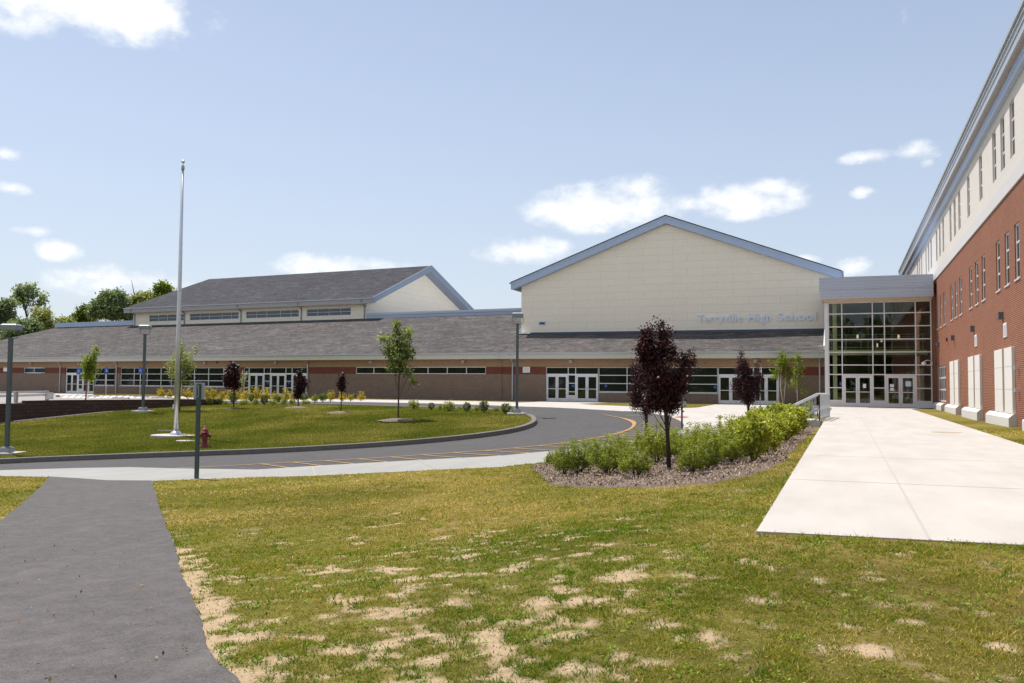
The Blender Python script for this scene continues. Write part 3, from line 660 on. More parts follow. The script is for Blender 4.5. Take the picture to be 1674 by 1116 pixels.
def door(parent, x0, x1, z0, z1, y, hinge=1, fm='alu', gm='glass', st=.115, label=None):
    f = MB(); dep = .06
    f.box(x0,x0+st,y,y+dep,z0,z1); f.box(x1-st,x1,y,y+dep,z0,z1); f.box(x0+st,x1-st,y,y+dep,z0,z0+.26); f.box(x0+st,x1-st,y,y+dep,z1-.13,z1); f.box(x0+st,x1-st,y+.004,y+dep,z0+.98,z0+1.03)
    o = f.build('door', M[fm], parent); g = MB(); g.box(x0+st*.6,x1-st*.6,y+.03,y+.042,z0+.2,z1-.1); g.build('glass', M[gm], o)
    hx = x0+st*.5 if hinge > 0 else x1-st*.5; h = MB(); h.tube([(hx,y-.0,z0+.85),(hx,y-.07,z0+.88),(hx,y-.07,z0+1.18),(hx,y,z0+1.21)], .013, 6); h.build('handle', M['alu_grey'], o)
    if label: o['label'] = label
    return o
def door_pair(parent, x0, x1, zt, y, fm='alu', gm='glass'):
    """frame of a pair of leaves plus the two leaves"""
    f = MB(); f.box(x0,x0+.05,y-.01,y+.08,0,zt); f.box(x1-.05,x1,y-.01,y+.08,0,zt); f.box(x0+.05,x1-.05,y-.01,y+.08,zt-.05,zt); f.build('door_frame', M[fm], parent)
    m = (x0+x1)/2; door(parent, x0+.055, m-.006, .01, zt-.055, y, -1, fm, gm); door(parent, m+.006, x1-.055, .01, zt-.055, y, 1, fm, gm)
def downspout(parent, x, z_top=3.78, z_out=3.1, out=.62, y=0, mat='gutter', w=.09, boot=True):
    m = MB(); m.bar((x,y-out,z_top),(x,y-out,z_top-.22),w,w) ; m.bar((x,y-out,z_top-.2),(x,y-.09,z_out),w,w); m.bar((x,y-.085,z_out+.04),(x,y-.085,.08),w,w*.9)
    m.build('downspout', M[mat], parent)
def wallbox(parent, x, z, y=0, w=.26, h=.28, d=.2, mat='lamp_tan'):
    m = MB(); m.add([(x-w/2,y,z),(x+w/2,y,z),(x+w/2,y-d,z-.02),(x-w/2,y-d,z-.02),(x-w/2,y,z+h),(x+w/2,y,z+h),(x+w/2,y-d,z+h-.05),(x-w/2,y-d,z+h-.05)], [(0,3,2,1)[::-1],(4,5,6,7)[::-1],(0,1,5,4)[::-1],(1,2,6,5)[::-1],(2,3,7,6)[::-1],(3,0,4,7)[::-1]])
    m.build('wall_lamp', M[mat], parent)
PITCH_R = 1/3
def roofz(y): return 3.95+PITCH_R*(y+.7)

# ---- right-hand building: low front wing with the gabled auditorium behind
A = empty('auditorium_building', 'cream gabled school hall with brick entrance wing lettered Terryville High School, beside the glass lobby', 'building', (0, 68.3, 0))
xl, xr = -27.0, -1.32
opsA = [(-22.68,-18.29,-.3,2.77), (-18.29,-8.98,.79,2.77), (-8.98,-4.54,-.3,2.77)]
mb = MB(); wall(mb, xl, xr, -.5, 2.18, 0, opsA); mb.build('wall', M['brick_brown'], A)
mb = MB(); wall(mb, xl, xr, 2.18, 2.79, -.003, opsA); mb.build('brick_band', M['brick_band'], A)
mb = MB(); wall(mb, xl, xr, 2.79, 3.45, 0, []); mb.build('upper_wall', M['brick_tan'], A)
yd = .1
window(A, -22.68, -18.29, 2.17, 2.77, yd, [-20.81, -20.19], [])
door_pair(A, -22.66, -20.83, 2.16, yd); door_pair(A, -20.17, -18.31, 2.16, yd)
window(A, -20.83, -20.17, .45, 2.16, yd, [], [1.47, .79]); mb = MB(); mb.box(-20.83,-20.17,yd,yd+.08,0,.447); mb.build('door_side_panel', M['alu_grey'], A)
window(A, -18.29, -8.98, .80, 2.77, yd, [-15.99, -13.65, -11.30], [2.12, 1.47])
window(A, -8.98, -4.54, 2.17, 2.77, yd, [-7.1, -6.38], [])
door_pair(A, -8.97, -7.11, 2.16, yd); door_pair(A, -6.37, -4.56, 2.16, yd)
window(A, -7.11, -6.37, .45, 2.16, yd, [], [1.47, .79]); mb = MB(); mb.box(-7.11,-6.37,yd,yd+.08,0,.447); mb.build('door_side_panel', M['alu_grey'], A)
mb = MB(); mb.box(-18.32,-8.95,-.05,.1,.72,.79); mb.build('window_sill', M['gutter'], A)
for x_ in (-25.52,): downspout(A, x_)
downspout(A, -1.70)
wallbox(A, -20.55, 3.12); wallbox(A, -13.0, 3.12); wallbox(A, -6.2, 3.12)
mb = MB(); mb.box(-24.64,-24.03,-.05,0,2.31,2.78); o = mb.build('wall_vent', M['white'], A); mb = MB()
for k in range(8): mb.box(-24.56,-24.11,-.062,-.051,2.37+k*.045,2.37+k*.045+.022)
mb.build('louvre', M['alu_grey'], o)
def stickers(parent, lst, y):
    for x, z in lst:
        m = MB(); m.box(x-.09,x+.09,y-.012,y-.004,z-.1,z+.1); m.build('window_sticker', M['blue_sign'], parent)
stickers(A, [(-20.4, 1.25), (-17.7, 1.28), (-9.2, 1.25)], yd+.04)
def eave(parent, x0, x1, lx=0, rx=0):
    m = MB(); m.box(x0,x1,-.66,-.60,3.42,3.86); m.build('fascia', M['fascia'], parent)
    m = MB(); m.add([(x0,-.78,3.94),(x1,-.78,3.94),(x1,-.78,3.86),(x1,-.75,3.80),(x0,-.78,3.86),(x0,-.75,3.80),(x0,-.662,3.80),(x1,-.662,3.80),(x0,-.662,3.94),(x1,-.662,3.94)], [(4,2,1,0),(5,3,2,4),(6,7,3,5),(8,6,5,4,0),(1,2,3,7,9),(0,1,9,8)]); m.build('gutter', M['gutter'], parent)
    m = MB(); m.quad((x0,-.6,3.43),(x1,-.6,3.43),(x1,.0,3.43),(x0,.0,3.43)); m.build('soffit', M['soffit'], parent)
eave(A, xl-.02, xr)
mb = MB(); mb.add([(xl,-.72,3.95),(xr,-.72,3.95),(xr,4.72,roofz(4.72)),(xl+.25,4.72,roofz(4.72)),(xl,-.72,3.87),(xr,-.72,3.87)], [(0,1,2,3),(4,5,1,0)]); mb.build('roof', M['shingle'], A)
# gabled hall: wall on local y=4.7
yg = 4.7; gx0, gx1, gp = -26.53, -.85, -13.75; zs_ = 5.70; sl = .377
pk = 15.43; zt = lambda x: pk-.68-sl*abs(x-gp)
mb = MB(); mb.add([(gx0,yg,5.3),(gx1,yg,5.3),(gx1,yg,zt(gx1)),(gp,yg,zt(gp)),(gx0,yg,zt(gx0))], [(0,1,2,3,4)])
mb.add([(gx0,yg,5.3),(gx0,yg+34,5.3),(gx0,yg+34,zt(gx0)),(gx0,yg,zt(gx0)),(gx1,yg,0),(gx1,yg+34,0),(gx1,yg+34,zt(gx1)),(gx1,yg,zt(gx1))], [(0,1,2,3)[::-1],(4,5,6,7)]); mb.build('gable_wall', M['siding'], A)
mb = MB()
for s in (-1, 1):
    xe = gp+s*13.58; zo = lambda x: pk-sl*abs(x-gp)
    mb.add([(gp,yg-.45,pk),(xe,yg-.45,zo(xe)),(xe,yg-.45,zo(xe)-.32),(xe-s*.25,yg-.45,zo(xe)-.60),(gp,yg-.45,pk-.66)], [(0,4,3,2,1) if s > 0 else (0,1,2,3,4)])
    mb.add([(gp,yg-.452,pk-.20),(xe,yg-.452,zo(xe)-.2),(xe,yg-.47,zo(xe)-.24),(gp,yg-.47,pk-.24),(xe,yg-.452,zo(xe)-.28),(gp,yg-.452,pk-.28)], [(0,3,2,1) if s > 0 else (0,1,2,3), (3,5,4,2) if s > 0 else (3,2,4,5)])
    mb.add([(gp,yg-.45,pk-.66),(xe-s*.25,yg-.45,zo(xe)-.60),(xe-s*.25,yg+.02,zo(xe)-.60),(gp,yg+.02,pk-.66)], [(0,1,2,3)])
mb.build('rake_fascia', M['blue_metal'], A)
mb = MB()
for s in (-1, 1):
    xe = gp+s*13.62; ze = pk-sl*13.62
    mb.add([(gp,yg-.5,pk+.03),(xe,yg-.5,ze+.03),(xe,yg+34,ze+.03),(gp,yg+34,pk+.03),(gp,yg-.5,pk-.04),(xe,yg-.5,ze-.04),(xe,yg+34,ze-.04)], [(0,1,2,3) if s < 0 else (3,2,1,0),(0,4,5,1),(1,5,6,2)])
mb.build('hall_roof', M['shingle'], A)
for s in (-1, 1):
    mb = MB(); xe = gp+s*13.62; ze = pk-sl*13.62; mb.box(min(xe,xe+s*.14),max(xe,xe+s*.14),yg-.5,yg+34,ze-.13,ze-.01)
    mb.box(min(xe+s*.0,xe-s*.3),max(xe,xe-s*.3),yg-.44,yg+34,ze-.62,ze-.14)
    mb.build('hall_gutter', M['blue_metal'], A)
mb = MB(); mb.bar((gp+13.55,yg-.2,10.25),(gp+13.55,yg-.2,8.5),.1,.1); mb.build('hall_downspout', M['lamp_tan'], A)
mb = MB(); mb.box(-25.6,gx1,yg-.06,yg-.003,roofz(yg)-.02,roofz(yg)+.13); mb.box(-25.6,gx1,yg-.32,yg-.062,roofz(yg)-.09,roofz(yg)+.055); mb.build('flashing', mat_plain('shaded_flashing', (.05, .075, .11), .5), A)  # the gable wall's cast shadow is put into this dark flashing colour
mb = MB(); mb.box(-26.75,-25.6,yg-.3,yg-.02,roofz(yg)+.0,roofz(yg)+.12); mb.add([(-26.75,yg-.3,5.9),(-26.3,yg-.3,5.9),(-26.45,yg-.3,6.25)],[(0,1,2)]); mb.build('light_flashing', M['white'], A)
mb = MB(); mb.box(-24.89,-24.27,yg-.05,yg,6.52,6.82); o = mb.build('wall_vent', M['blue_metal'], A); mb = MB(); mb.box(-24.8,-24.36,yg-.06,yg-.052,6.6,6.74); mb.build('louvre', M['dark'], o)
def text_obj(name, s, x0, x1, y, z, mat, parent, cap, ext=.035, bold=.012):
    cu = bpy.data.curves.new(name, 'FONT'); cu.body = s; cu.extrude = ext; cu.offset = bold; cu.size = 1; cu.space_character = 1.12; cu.space_word = 1.25
    o = bpy.data.objects.new(name, cu); COL.objects.link(o); bpy.context.view_layer.update()
    me = bpy.data.meshes.new_from_object(o.evaluated_get(bpy.context.evaluated_depsgraph_get())); bpy.data.objects.remove(o)
    xs = [v.co.x for v in me.vertices]; k = (x1-x0)/(max(xs)-min(xs)); kh = cap/.70
    for v in me.vertices: cx_, cy_, cz_ = v.co; v.co = ((cx_-min(xs))*k+x0, y-cz_-.05, z+cy_*kh)
    me.materials.clear(); me.materials.append(mat); n = bpy.data.objects.new(name, me); COL.objects.link(n); n.parent = parent; return n
for w_, xa, xb, zz in (('Terryville', -11.2, -7.64, 6.535), ('High', -7.2, -5.39, 6.54), ('School', -4.93, -2.01, 6.545)):
    t = text_obj('lettering', w_, xa, xb, yg, zz, M['letters'], A, .62, ext=.05, bold=.022)

# ---- left-hand building: long low wing with the gymnasium roof above
BETA = R(5.54); BX = -.5
B = empty('gymnasium_building', 'long low brown brick building with shingled gymnasium roof, left of the gabled hall', 'building', (-26.5, 68.25, 0), -BETA)
bx = lambda v: v+BX
bl, brt = -86.0, .02
opsB = [(bx(-52.66),bx(-48.12),-.3,2.77),(bx(-48.12),bx(-45.0),.89,2.77),(bx(-44.2),bx(-28.75),.89,2.77),(bx(-27.36),bx(-19.66),-.3,2.77),(bx(-14.15),bx(-.97),2.18,2.79),(bx(-59.6),bx(-56.0),2.18,2.79)]
mb = MB(); wall(mb, bl, brt, -.6, 2.18, 0, opsB[:4]); mb.build('wall', M['brick_brown'], B)
mb = MB(); wall(mb, bl, bx(-44.9), 2.18, 2.79, -.003, [opsB[0],opsB[1],opsB[5]]); mb.build('brick_band', M['brick_band'], B); mb = MB(); wall(mb, bx(-19.7), brt, 2.18, 2.79, -.003, [opsB[4]]); mb.build('brick_band', M['brick_band'], B); mb = MB(); wall(mb, bx(-44.9), bx(-28.75), 2.18, 2.79, -.0031, [opsB[2]]); mb.build('brick_band', M['brick_band'], B); mb = MB(); wall(mb, bx(-28.75), bx(-19.7), 2.18, 2.79, -.0031, [opsB[3]]); mb.build('brick_band', M['brick_band'], B)
mb = MB(); wall(mb, bl, brt, 2.79, 3.45, 0, []); mb.build('upper_wall', M['brick_tan'], B)
window(B, bx(-52.66), bx(-48.12), 2.17, 2.77, yd, [bx(-50.7), bx(-50.0)]); door_pair(B, bx(-52.64), bx(-50.72), 2.16, yd); door_pair(B, bx(-50.0), bx(-48.14), 2.16, yd)
window(B, bx(-50.72), bx(-50.0), .45, 2.16, yd, [], [1.47, .95]); mb = MB(); mb.box(bx(-50.72),bx(-50.0),yd,yd+.08,0,.447); mb.build('door_side_panel', M['alu_grey'], B)
window(B, bx(-48.1), bx(-45.02), .9, 2.77, yd, [bx(-46.5)], [2.12, 1.47])
window(B, bx(-44.2), bx(-28.75), .9, 2.77, yd, [bx(v) for v in (-42.24,-40.35,-38.39,-36.95,-35.52,-33.81,-31.91,-29.95)], [2.12, 1.47])
window(B, bx(-27.36), bx(-19.66), 2.17, 2.77, yd, [bx(v) for v in (-26.72,-24.86,-24.07,-22.22,-21.49)])
for a_, b_ in ((-26.72,-24.86),(-24.07,-22.22),(-21.49,-19.68)): door_pair(B, bx(a_), bx(b_), 2.16, yd)
for a_, b_ in ((-27.34,-26.72),(-24.86,-24.07),(-22.22,-21.49)):
    window(B, bx(a_), bx(b_), .3, 2.16, yd, [], [1.47, .85]); mb = MB(); mb.box(bx(a_),bx(b_),yd,yd+.08,0,.297); mb.build('door_side_panel', M['alu_grey'], B)
window(B, bx(-14.15), bx(-.97), 2.18, 2.79, yd-.06, [bx(v) for v in (-12.23,-10.35,-8.45,-6.61,-4.70,-2.84)], gm='glass')
window(B, bx(-59.6), bx(-56.0), 2.2, 2.78, yd-.04, [bx(-57.9)], gm='glass_blue')
mb = MB(); mb.box(bx(-44.25),bx(-28.7),-.05,.1,.82,.89); mb.box(bx(-48.15),bx(-45),-.05,.1,.82,.89); mb.build('window_sill', M['gutter'], B)
for x_ in (-53.4,-44.65,-28.07,-19.5,): downspout(B, bx(x_))
for x_ in (-58.31,-50.41,-40.38,-32.23,-23.3,-12.49,-3.07,-66): wallbox(B, bx(x_), 3.12)
mb = MB(); mb.lathe([(.13,0),(.13,.08)],(0,0,0),14); mb.v = [(x+bx(-30.7), -z, y+3.28) for x, y, z in mb.v]; mb.build('alarm_bell', M['red_paint'], B)
mb = MB(); mb.box(bx(-63.04),bx(-62.4),-.05,0,2.36,2.8); mb.build('wall_vent', M['white'], B)
stickers(B, [(bx(-24.4),1.3),(bx(-21.85),1.3),(bx(-47.9),1.3)], yd+.04)
# low roof with hip at the left end
HX, HE = bx(-70.8), bx(-77.3)
eave(B, HE-.02, brt)
yt = 12.7
mb = MB(); mb.add([(HE,-.72,3.95),(brt,-.72,3.95),(brt-.35,yt,roofz(yt)),(HX,yt,roofz(yt)),(HE,-.72,3.87),(brt,-.72,3.87)], [(0,1,2,3),(4,5,1,0)])
mb.add([(HE,-.72,3.95),(HX,yt,roofz(yt)),(HX,40,roofz(yt)),(HE,40,3.95)], [(0,1,2,3)])
mb.add([(brt-.35,yt,roofz(yt)),(brt-.35,40,roofz(yt)),(HX,40,roofz(yt)),(HX,yt,roofz(yt))], [(0,1,2,3)]); mb.build('roof', M['shingle'], B)
# flat-roof edge strips each side of the gym
mb = MB(); mb.box(HX,bx(-56.45),12,12.6,8.27,8.87); mb.build('parapet', M['blue_metal'], B); mb = MB(); mb.box(bx(-21.6),-1.2,12,12.6,8.17,8.77); mb.build('parapet', M['blue_metal'], B)
mb = MB(); mb.box(bx(-21.6),-1.2,12.6,34,8.5,8.74); mb.build('bounce_flat_roof', M['white'], B); mb = MB(); mb.box(HX,bx(-56.45),12.6,30,8.6,8.84); mb.build('bounce_flat_roof', M['white'], B)  # roof tops out of view, made white to bounce sun onto the gym gable
mb = MB(); mb.box(bx(-21.6),-1.2,11.93,11.997,8.50,8.66); mb.build('parapet_coping', M['gutter'], B)
gw0, gw1 = bx(-56.4), bx(-21.62)
ops = [(bx(-53.7),bx(-47.6)-.2,8.62,9.42),(bx(-47.03)+.02,bx(-39.4),8.62,9.42),(bx(-38.3),bx(-30.7),8.62,9.42),(bx(-29.6),bx(-23.67),8.62,9.42)]
mb = MB(); wall(mb, gw0, gw1, 8.0, 10.4, 12, ops, reveal=.12)
mb.add([(gw0,12,8),(gw0,40,8),(gw0,40,10.4),(gw0,12,10.4)], [(0,3,2,1)]); 
yrg, zrg = 22.95, 15.12; ye, ze = 11.3, 10.33; yb, zb = 2*yrg-ye, 10.33
mb.add([(gw1,12,8),(gw1,yb-.6,8),(gw1,yb-.6,10.1),(gw1,yrg,zrg-.55),(gw1,12,10.15)], [(0,1,2,3,4)]); mb.build('gym_wall', M['siding'], B)
for o_, xs in zip(ops, ((-52.14,-50.69,-49.2),(-45.39,-43.94,-41.97,-40.51),(-36.73,-35.27,-33.33,-31.8),(-28.11,-26.59,-25.02))):
    window(B, o_[0], o_[1], o_[2], o_[3], 12.06, [bx(v) for v in xs], [9.03], w=.04, gm='glass_blue')
gr1 = bx(-20.36); gl_e, gl_r = bx(-57.3), bx(-55.1)+.0
mb = MB(); mb.add([(gl_e,ye,ze),(gr1,ye,ze),(gr1,yrg,zrg),(gl_r,yrg,zrg),(gr1,yb,zb),(gl_e,yb,zb)], [(0,1,2,3),(2,4,5,3),(0,3,5)]); mb.build('gym_roof', M['shingle_dark'], B)
mb = MB()
mb.add([(gr1+.03,ye,ze+.04),(gr1+.03,yrg,zrg+.06),(gr1+.03,yb,zb+.04),(gr1+.03,yb-.1,zb-.6),(gr1+.03,yrg,zrg-.68),(gr1+.03,ye,ze-.62)], [(0,5,4,1),(1,4,3,2)])
mb.add([(gr1+.03,ye,ze-.62),(gr1+.03,yrg,zrg-.68),(gr1+.03,yb-.1,zb-.6),(gw1-.01,ye,ze-.62),(gw1-.01,yrg,zrg-.68),(gw1-.01,yb-.1,zb-.6)], [(0,3,4,1),(1,4,5,2)])
mb.add([(gr1-.04,ye,ze+.04),(gr1-.04,yrg,zrg+.06),(gr1-.04,yb,zb+.04),(gr1+.03,ye,ze+.04),(gr1+.03,yrg,zrg+.06),(gr1+.03,yb,zb+.04)], [(0,3,4,1),(1,4,5,2)])
mb.build('rake_fascia', mat_plain('muted_blue_metal', (.20, .25, .33), .5, .0, .06, 3), B)
mb = MB(); mb.box(gl_e-.03,gr1,ye-.1,ye,ze-.12,ze-.005); mb.build('gym_gutter', M['gutter'], B)
mb = MB(); mb.box(gl_e,gr1,ye+.002,ye+.06,ze-.6,ze-.12); mb.box(gl_e,gr1,ye+.06,12.0,ze-.5,ze-.46); mb.build('gym_fascia', M['lamp_tan'], B)
for x_ in (-56.1,-47.8,-39.0,-30.3,-21.85):
    m = MB(); m.bar((bx(x_),ye-.04,ze-.12),(bx(x_),ye-.04,ze-.4),.1,.1); m.bar((bx(x_),ye-.04,ze-.38),(bx(x_),11.92,9.5),.1,.1); m.bar((bx(x_),11.92,9.54),(bx(x_),11.92,8.2),.1,.1); m.build('downspout', M['pole_head'], B)
mb = MB(); mb.box(gw0,gw1+1.8,11.72,11.995,8.02,8.17); mb.build('flashing', bpy.data.materials['shaded_flashing'], B)

# ---- glass lobby
Lb = empty('glass_lobby', 'tall glazed entrance lobby with deep grey metal fascia between the gabled hall and brick wing', 'building', (-1.2, 64.3, 0))
ax = lambda v: v+1.2
cols = [-1.0, -.14, 1.79, 2.53, 4.43, 5.36]; rows = [.42, 1.29, 2.19, 2.83, 3.70, 4.56, 5.43, 6.31, 7.07]
f = MB(); w = .07
for i, x_ in enumerate(cols):
    x_ = ax(x_); z0 = 0 if i in (0, 5) else (0 if i in (1, 2, 3, 4) else .42); f.box(x_-w/2,x_+w/2,0,.16,z0,7.07)
for i in range(5):
    a_, b_ = ax(cols[i])+w/2, ax(cols[i+1])-w/2
    for z in rows:
        if i in (1, 3) and z < 2.1: continue
        f.box(a_,b_,.004,.15,z-w/2,z+w/2)
fo = f.build('curtain_wall', M['alu_grey'], Lb)
g = MB(); g.box(ax(cols[0]),ax(cols[-1]),.09,.1,2.2,7.07)
for i in (0, 2, 4): g.box(ax(cols[i])+.01,ax(cols[i+1])-.01,.09,.1,.42,2.2)
g.build('glazing', M['glass_clear'], fo)
for i in (0, 2, 4): m = MB(); m.box(ax(cols[i])+w/2,ax(cols[i+1])-w/2,.01,.14,0,.385); m.build('sill_panel', M['alu_grey'] if i else M['stone'], Lb)
door_pair(Lb, ax(cols[1])+w/2, ax(cols[2])-w/2, 2.15, .02, 'alu_grey', 'glass_clear'); door_pair(Lb, ax(cols[3])+w/2, ax(cols[4])-w/2, 2.15, .02, 'alu_grey', 'glass_clear')
for x_, z, w_, h_ in ((1.25,1.42,.2,.28),(2.95,1.45,.24,.2),(2.95,1.2,.24,.18),(3.95,1.58,.34,.34)):
    m = MB(); m.box(ax(x_)-w_/2,ax(x_)+w_/2,.04,.046,z-h_/2,z+h_/2); m.build('paper_notice', M['paper'] if x_ > 3.5 else M['white'], Lb)
m = MB(); m.box(ax(-.32),ax(-.17),.075,.085,1.45,1.67); m.build('door_sticker', M['blue_sign'], Lb)
m = MB(); m.box(-.06,.165,-.04,.3,0,7.07); m.build('corner_post', M['alu'], Lb)
m = MB(); m.box(-.06,6.64,-.02,.3,7.11,7.3); m.build('header', M['soffit'], Lb)
m = MB(); z0, z1, z2 = 7.28, 7.90, 8.72; y0 = -1.0
m.box(-.36,6.66,y0,12,z1,z2)
m.add([(-.24,y0+.03,z0),(6.66,y0+.03,z0),(6.66,y0+.03,z1-.003),(-.34,y0+.03,z1-.003),(-.24,3.5,z0),(-.34,3.5,z1-.003)], [(0,1,2,3),(4,0,3,5)]); m.build('fascia', M['clad'], Lb)
m = MB(); m.quad((-.24,y0+.03,z0),(-.24,3.5,z0),(6.66,3.5,z0),(6.66,y0+.03,z0)); m.build('soffit', M['soffit'], Lb)
m = MB(); m.box(6.6,6.84,.05,.5,-.2,8.4); m.build('brick_pier', M['brick_red'], Lb)
# inside: floor, rear wall with glazing bars, landing beam, column, pendants
m = MB(); m.quad((0,.2,.01),(6.6,.2,.01),(6.6,14,.01),(0,14,.01)); m.build('floor', M['int_floor'], Lb)
m = MB(); m.quad((0,14,0),(6.6,14,0),(6.6,14,7.3),(0,14,7.3)); m.quad((.05,3.2,0),(.05,14,0),(.05,14,7.3),(.05,3.2,7.3)); m.quad((0,.3,7.25),(6.6,.3,7.25),(6.6,14,7.25),(0,14,7.25)); m.build('inner_wall', M['int_wall'], Lb)
m = MB(); m.box(0,6.6,3.5,3.8,3.62,4.0); m.box(0,6.6,3.8,13.9,3.8,3.95); m.build('landing', M['int_beam'], Lb)
m = MB(); m.box(.45,.72,1.2,1.47,.01,7.2); m.build('column', M['int_beam'], Lb)
m = MB()
for z in (4.15,4.6,5.05): m.box(.1,6.5,3.52,3.56,z,z+.04)
for k in range(7): m.box(.3+k,.34+k,3.53,3.57,4.0,5.05)
m.build('balustrade', M['alu_grey'], Lb)
m = MB()
for x_ in (1.2,2.9,4.6): m.box(x_,x_+.1,10,10.1,0,7.2)
for z in (1.1,2.2,5.2,6.2): m.box(.3,6.3,10.0,10.08,z,z+.08)
m.build('inner_screen', M['alu_grey'], Lb)
for px, py in ((1402,550),(1469,550),(1441,556),(1434,564)):
    d = ray(px, py); Y = 67.0 if py < 552 else 72.0; p = EYE+d*(Y/d[1]); m = MB(); m.lathe([(.05,-.13),(.065,-.11),(.065,.11),(.04,.13)],(p[0]+1.2,p[1]-64.3,p[2]),12)
    m.build('pendant_lamp', M['warm'], Lb)
    m = MB(); m.tube([(p[0]+1.2,p[1]-64.3,p[2]+.17),(p[0]+1.2,p[1]-64.3,7.24)],.01,5); m.build('pendant_cord', M['dark'], Lb)
sc = empty('security_camera', 'white dome security camera on curved arm by the lobby doors', 'camera', (5.36, 64.24, 2.95)); m = MB()
m.tube([(0,0,0),(-.1,-.2,.16),(-.3,-.35,.18),(-.48,-.42,.08)], .03, 8); m.box(-.06,.06,-.03,.03,-.12,.12); m.build('arm', M['white'], sc, True); m = MB(); m.lathe([(.03,.1),(.12,.06),(.14,0),(.14,-.06),(.10,-.14),(.03,-.18)],(-.5,-.43,.0),16); m.build('dome', M['white'], sc, True)
# sunlit cheek beside the low roof
m = MB(); m.add([(-.2,3.2,4.0),(-.2,6.6,4.0),(-.2,6.6,5.7),(-.2,3.2,4.3),(-.02,3.2,4.0),(-.02,6.6,4.0),(-.02,6.6,5.7),(-.02,3.2,4.3)],[(0,3,2,1),(0,4,7,3),(3,7,6,2)]); m.build('side_flashing', M['white'], Lb)

# ---- brick classroom wing (facade runs along Y, facing -X)
Wg = empty('brick_classroom_wing', 'three storey red brick wing with cream top floor right of the walkway', 'building', (5.65, 65.0, 0), R(-90))
wy = lambda Y: 65.0-Y
x0, x1 = wy(98), wy(7.5)
o2 = []
for g_ in range(7):
    for k in range(3):
        Yf = 63.35-8.0*g_-2.05*k; o2.append((wy(Yf), wy(Yf-.92)))
o3 = [(wy(Yf), wy(Yf-.92)) for Yf in (71.3,69.25,67.2,63.35,61.3,59.25,55.35,53.3,51.25,47.65,43.55,39.8,37.8,35.75,31.9,29.85,27.8,24,21.95,19.9,16,13.95,11.9,79.3,77.25,75.2)]
lo = [(wy(63.3), wy(58.65), .45, 2.70)]
mb = MB(); wall(mb, wy(64.9), x1, -.5, 8.42, 0, [(a_, b_, 5.12, 7.07) for a_, b_ in o2]+lo, reveal=.16)
mb.add([(x1,0,-.5),(x1,14,-.5),(x1,14,8.42),(x1,0,8.42)], [(0,1,2,3)]); mb.add([(wy(64.9),0,-.5),(wy(64.9),0,8.42),(wy(64.9)-.001,.3,8.42),(wy(64.9)-.001,.3,-.5)], [(0,1,2,3)]); mb.add([(x0,.002,-.5),(wy(64.9),.002,-.5),(wy(64.9),.002,8.42),(x0,.002,8.42)],[(0,1,2,3)]); mb.build('brick_wall', M['brick_red'], Wg)
mb = MB(); wall(mb, x0, x1, 8.93, 12.2, 0, [(a_, b_, 9.53, 11.55) for a_, b_ in o3], reveal=.28); mb.add([(x1,0,8.93),(x1,14,8.93),(x1,14,12.2),(x1,0,12.2)], [(0,1,2,3)]); mb.build('cream_wall', M['siding_hi'], Wg)
mb = MB(); mb.box(x0,x1+.04,-.05,14,8.42,8.93); mb.build('stone_band', M['band'], Wg)
for a_, b_ in o2: window(Wg, a_+.02, b_-.02, 5.13, 7.06, .045, [], [6.42, 5.79], w=.07, fm='alu_grey', gm='glass', dep=.035)
for a_, b_ in o2:
    m = MB(); m.box(a_-.02,b_+.02,-.035,.12,5.07,5.12); m.build('window_sill', M['stone'], Wg)
for a_, b_ in o3: window(Wg, a_+.02, b_-.02, 9.54, 11.57, .06, [], [10.9, 10.2], w=.07, fm='alu_grey', gm='glass', dep=.035)
window(Wg, wy(63.27), wy(58.68), .48, 2.68, .04, [wy(62.1), wy(60.95), wy(59.8)], [1.95, 1.22], fm='alu_grey', dep=.04, w=.09)
def stone_base(xa, xb):
    m = MB(); m.add([(xa,0,-.4),(xb,0,-.4),(xb,-.26,-.4),(xa,-.26,-.4),(xa,-.26,.27),(xb,-.26,.27),(xb,-.115,.40),(xa,-.115,.40),(xa,0,.40),(xb,0,.40)],
      [(3,2,5,4),(4,5,6,7),(7,6,9,8),(0,3,4,7,8),(2,1,9,6,5)]); m.build('stone_base', M['stone'], Wg)
stone_base(wy(64.8), wy(58.9))
for Yc in (56.9, 48.95, 40.95, 32.95, 24.95, 16.95):
    stone_base(wy(Yc), wy(Yc-5.5))
    for d0, d1 in ((1.45, 3.3), (3.75, 5.35)):
        m = MB(); m.box(wy(Yc-d0),wy(Yc-d1),-.11,.0,.42,2.80); o = m.build('infill_panel', M['panel'], Wg, bevel=.01)
        m = MB()
        for z in (1.28, 2.1): m.box(wy(Yc-d0)-.001,wy(Yc-d1)+.001,-.1135,-.11,z,z+.012)
        m.build('panel_joint', M['joint'], o)
    m = MB(); m.box(wy(Yc-1.3),wy(Yc-5.5),-.09,-.001,.402,.45); m.build('panel_sill', M['stone'], Wg)
for Yl in (62.2, 54.0, 46.0, 38.0):
    m = MB(); x_ = wy(Yl); m.box(x_-.15,x_+.15,-.17,0,3.95,4.21); m.box(x_-.12,x_+.12,-.15,-.03,3.93,3.9505); m.build('wall_lamp', M['lamp_box'], Wg)
for Yl in (45.35, 37.45):
    m = MB(); x_ = wy(Yl); m.box(x_-.36,x_+.36,-.03,0,3.23,3.76); o = m.build('wall_vent', M['white'], Wg); m = MB()
    for k in range(7): m.box(x_-.28,x_+.28,-.042,-.031,3.30+k*.06,3.325+k*.06)
    m.build('louvre', M['alu_grey'], o)
m = MB(); x_ = wy(57.4); m.box(x_-.11,x_+.11,-.09,0,4.05,4.25); m.build('fire_alarm', M['red_paint'], Wg)
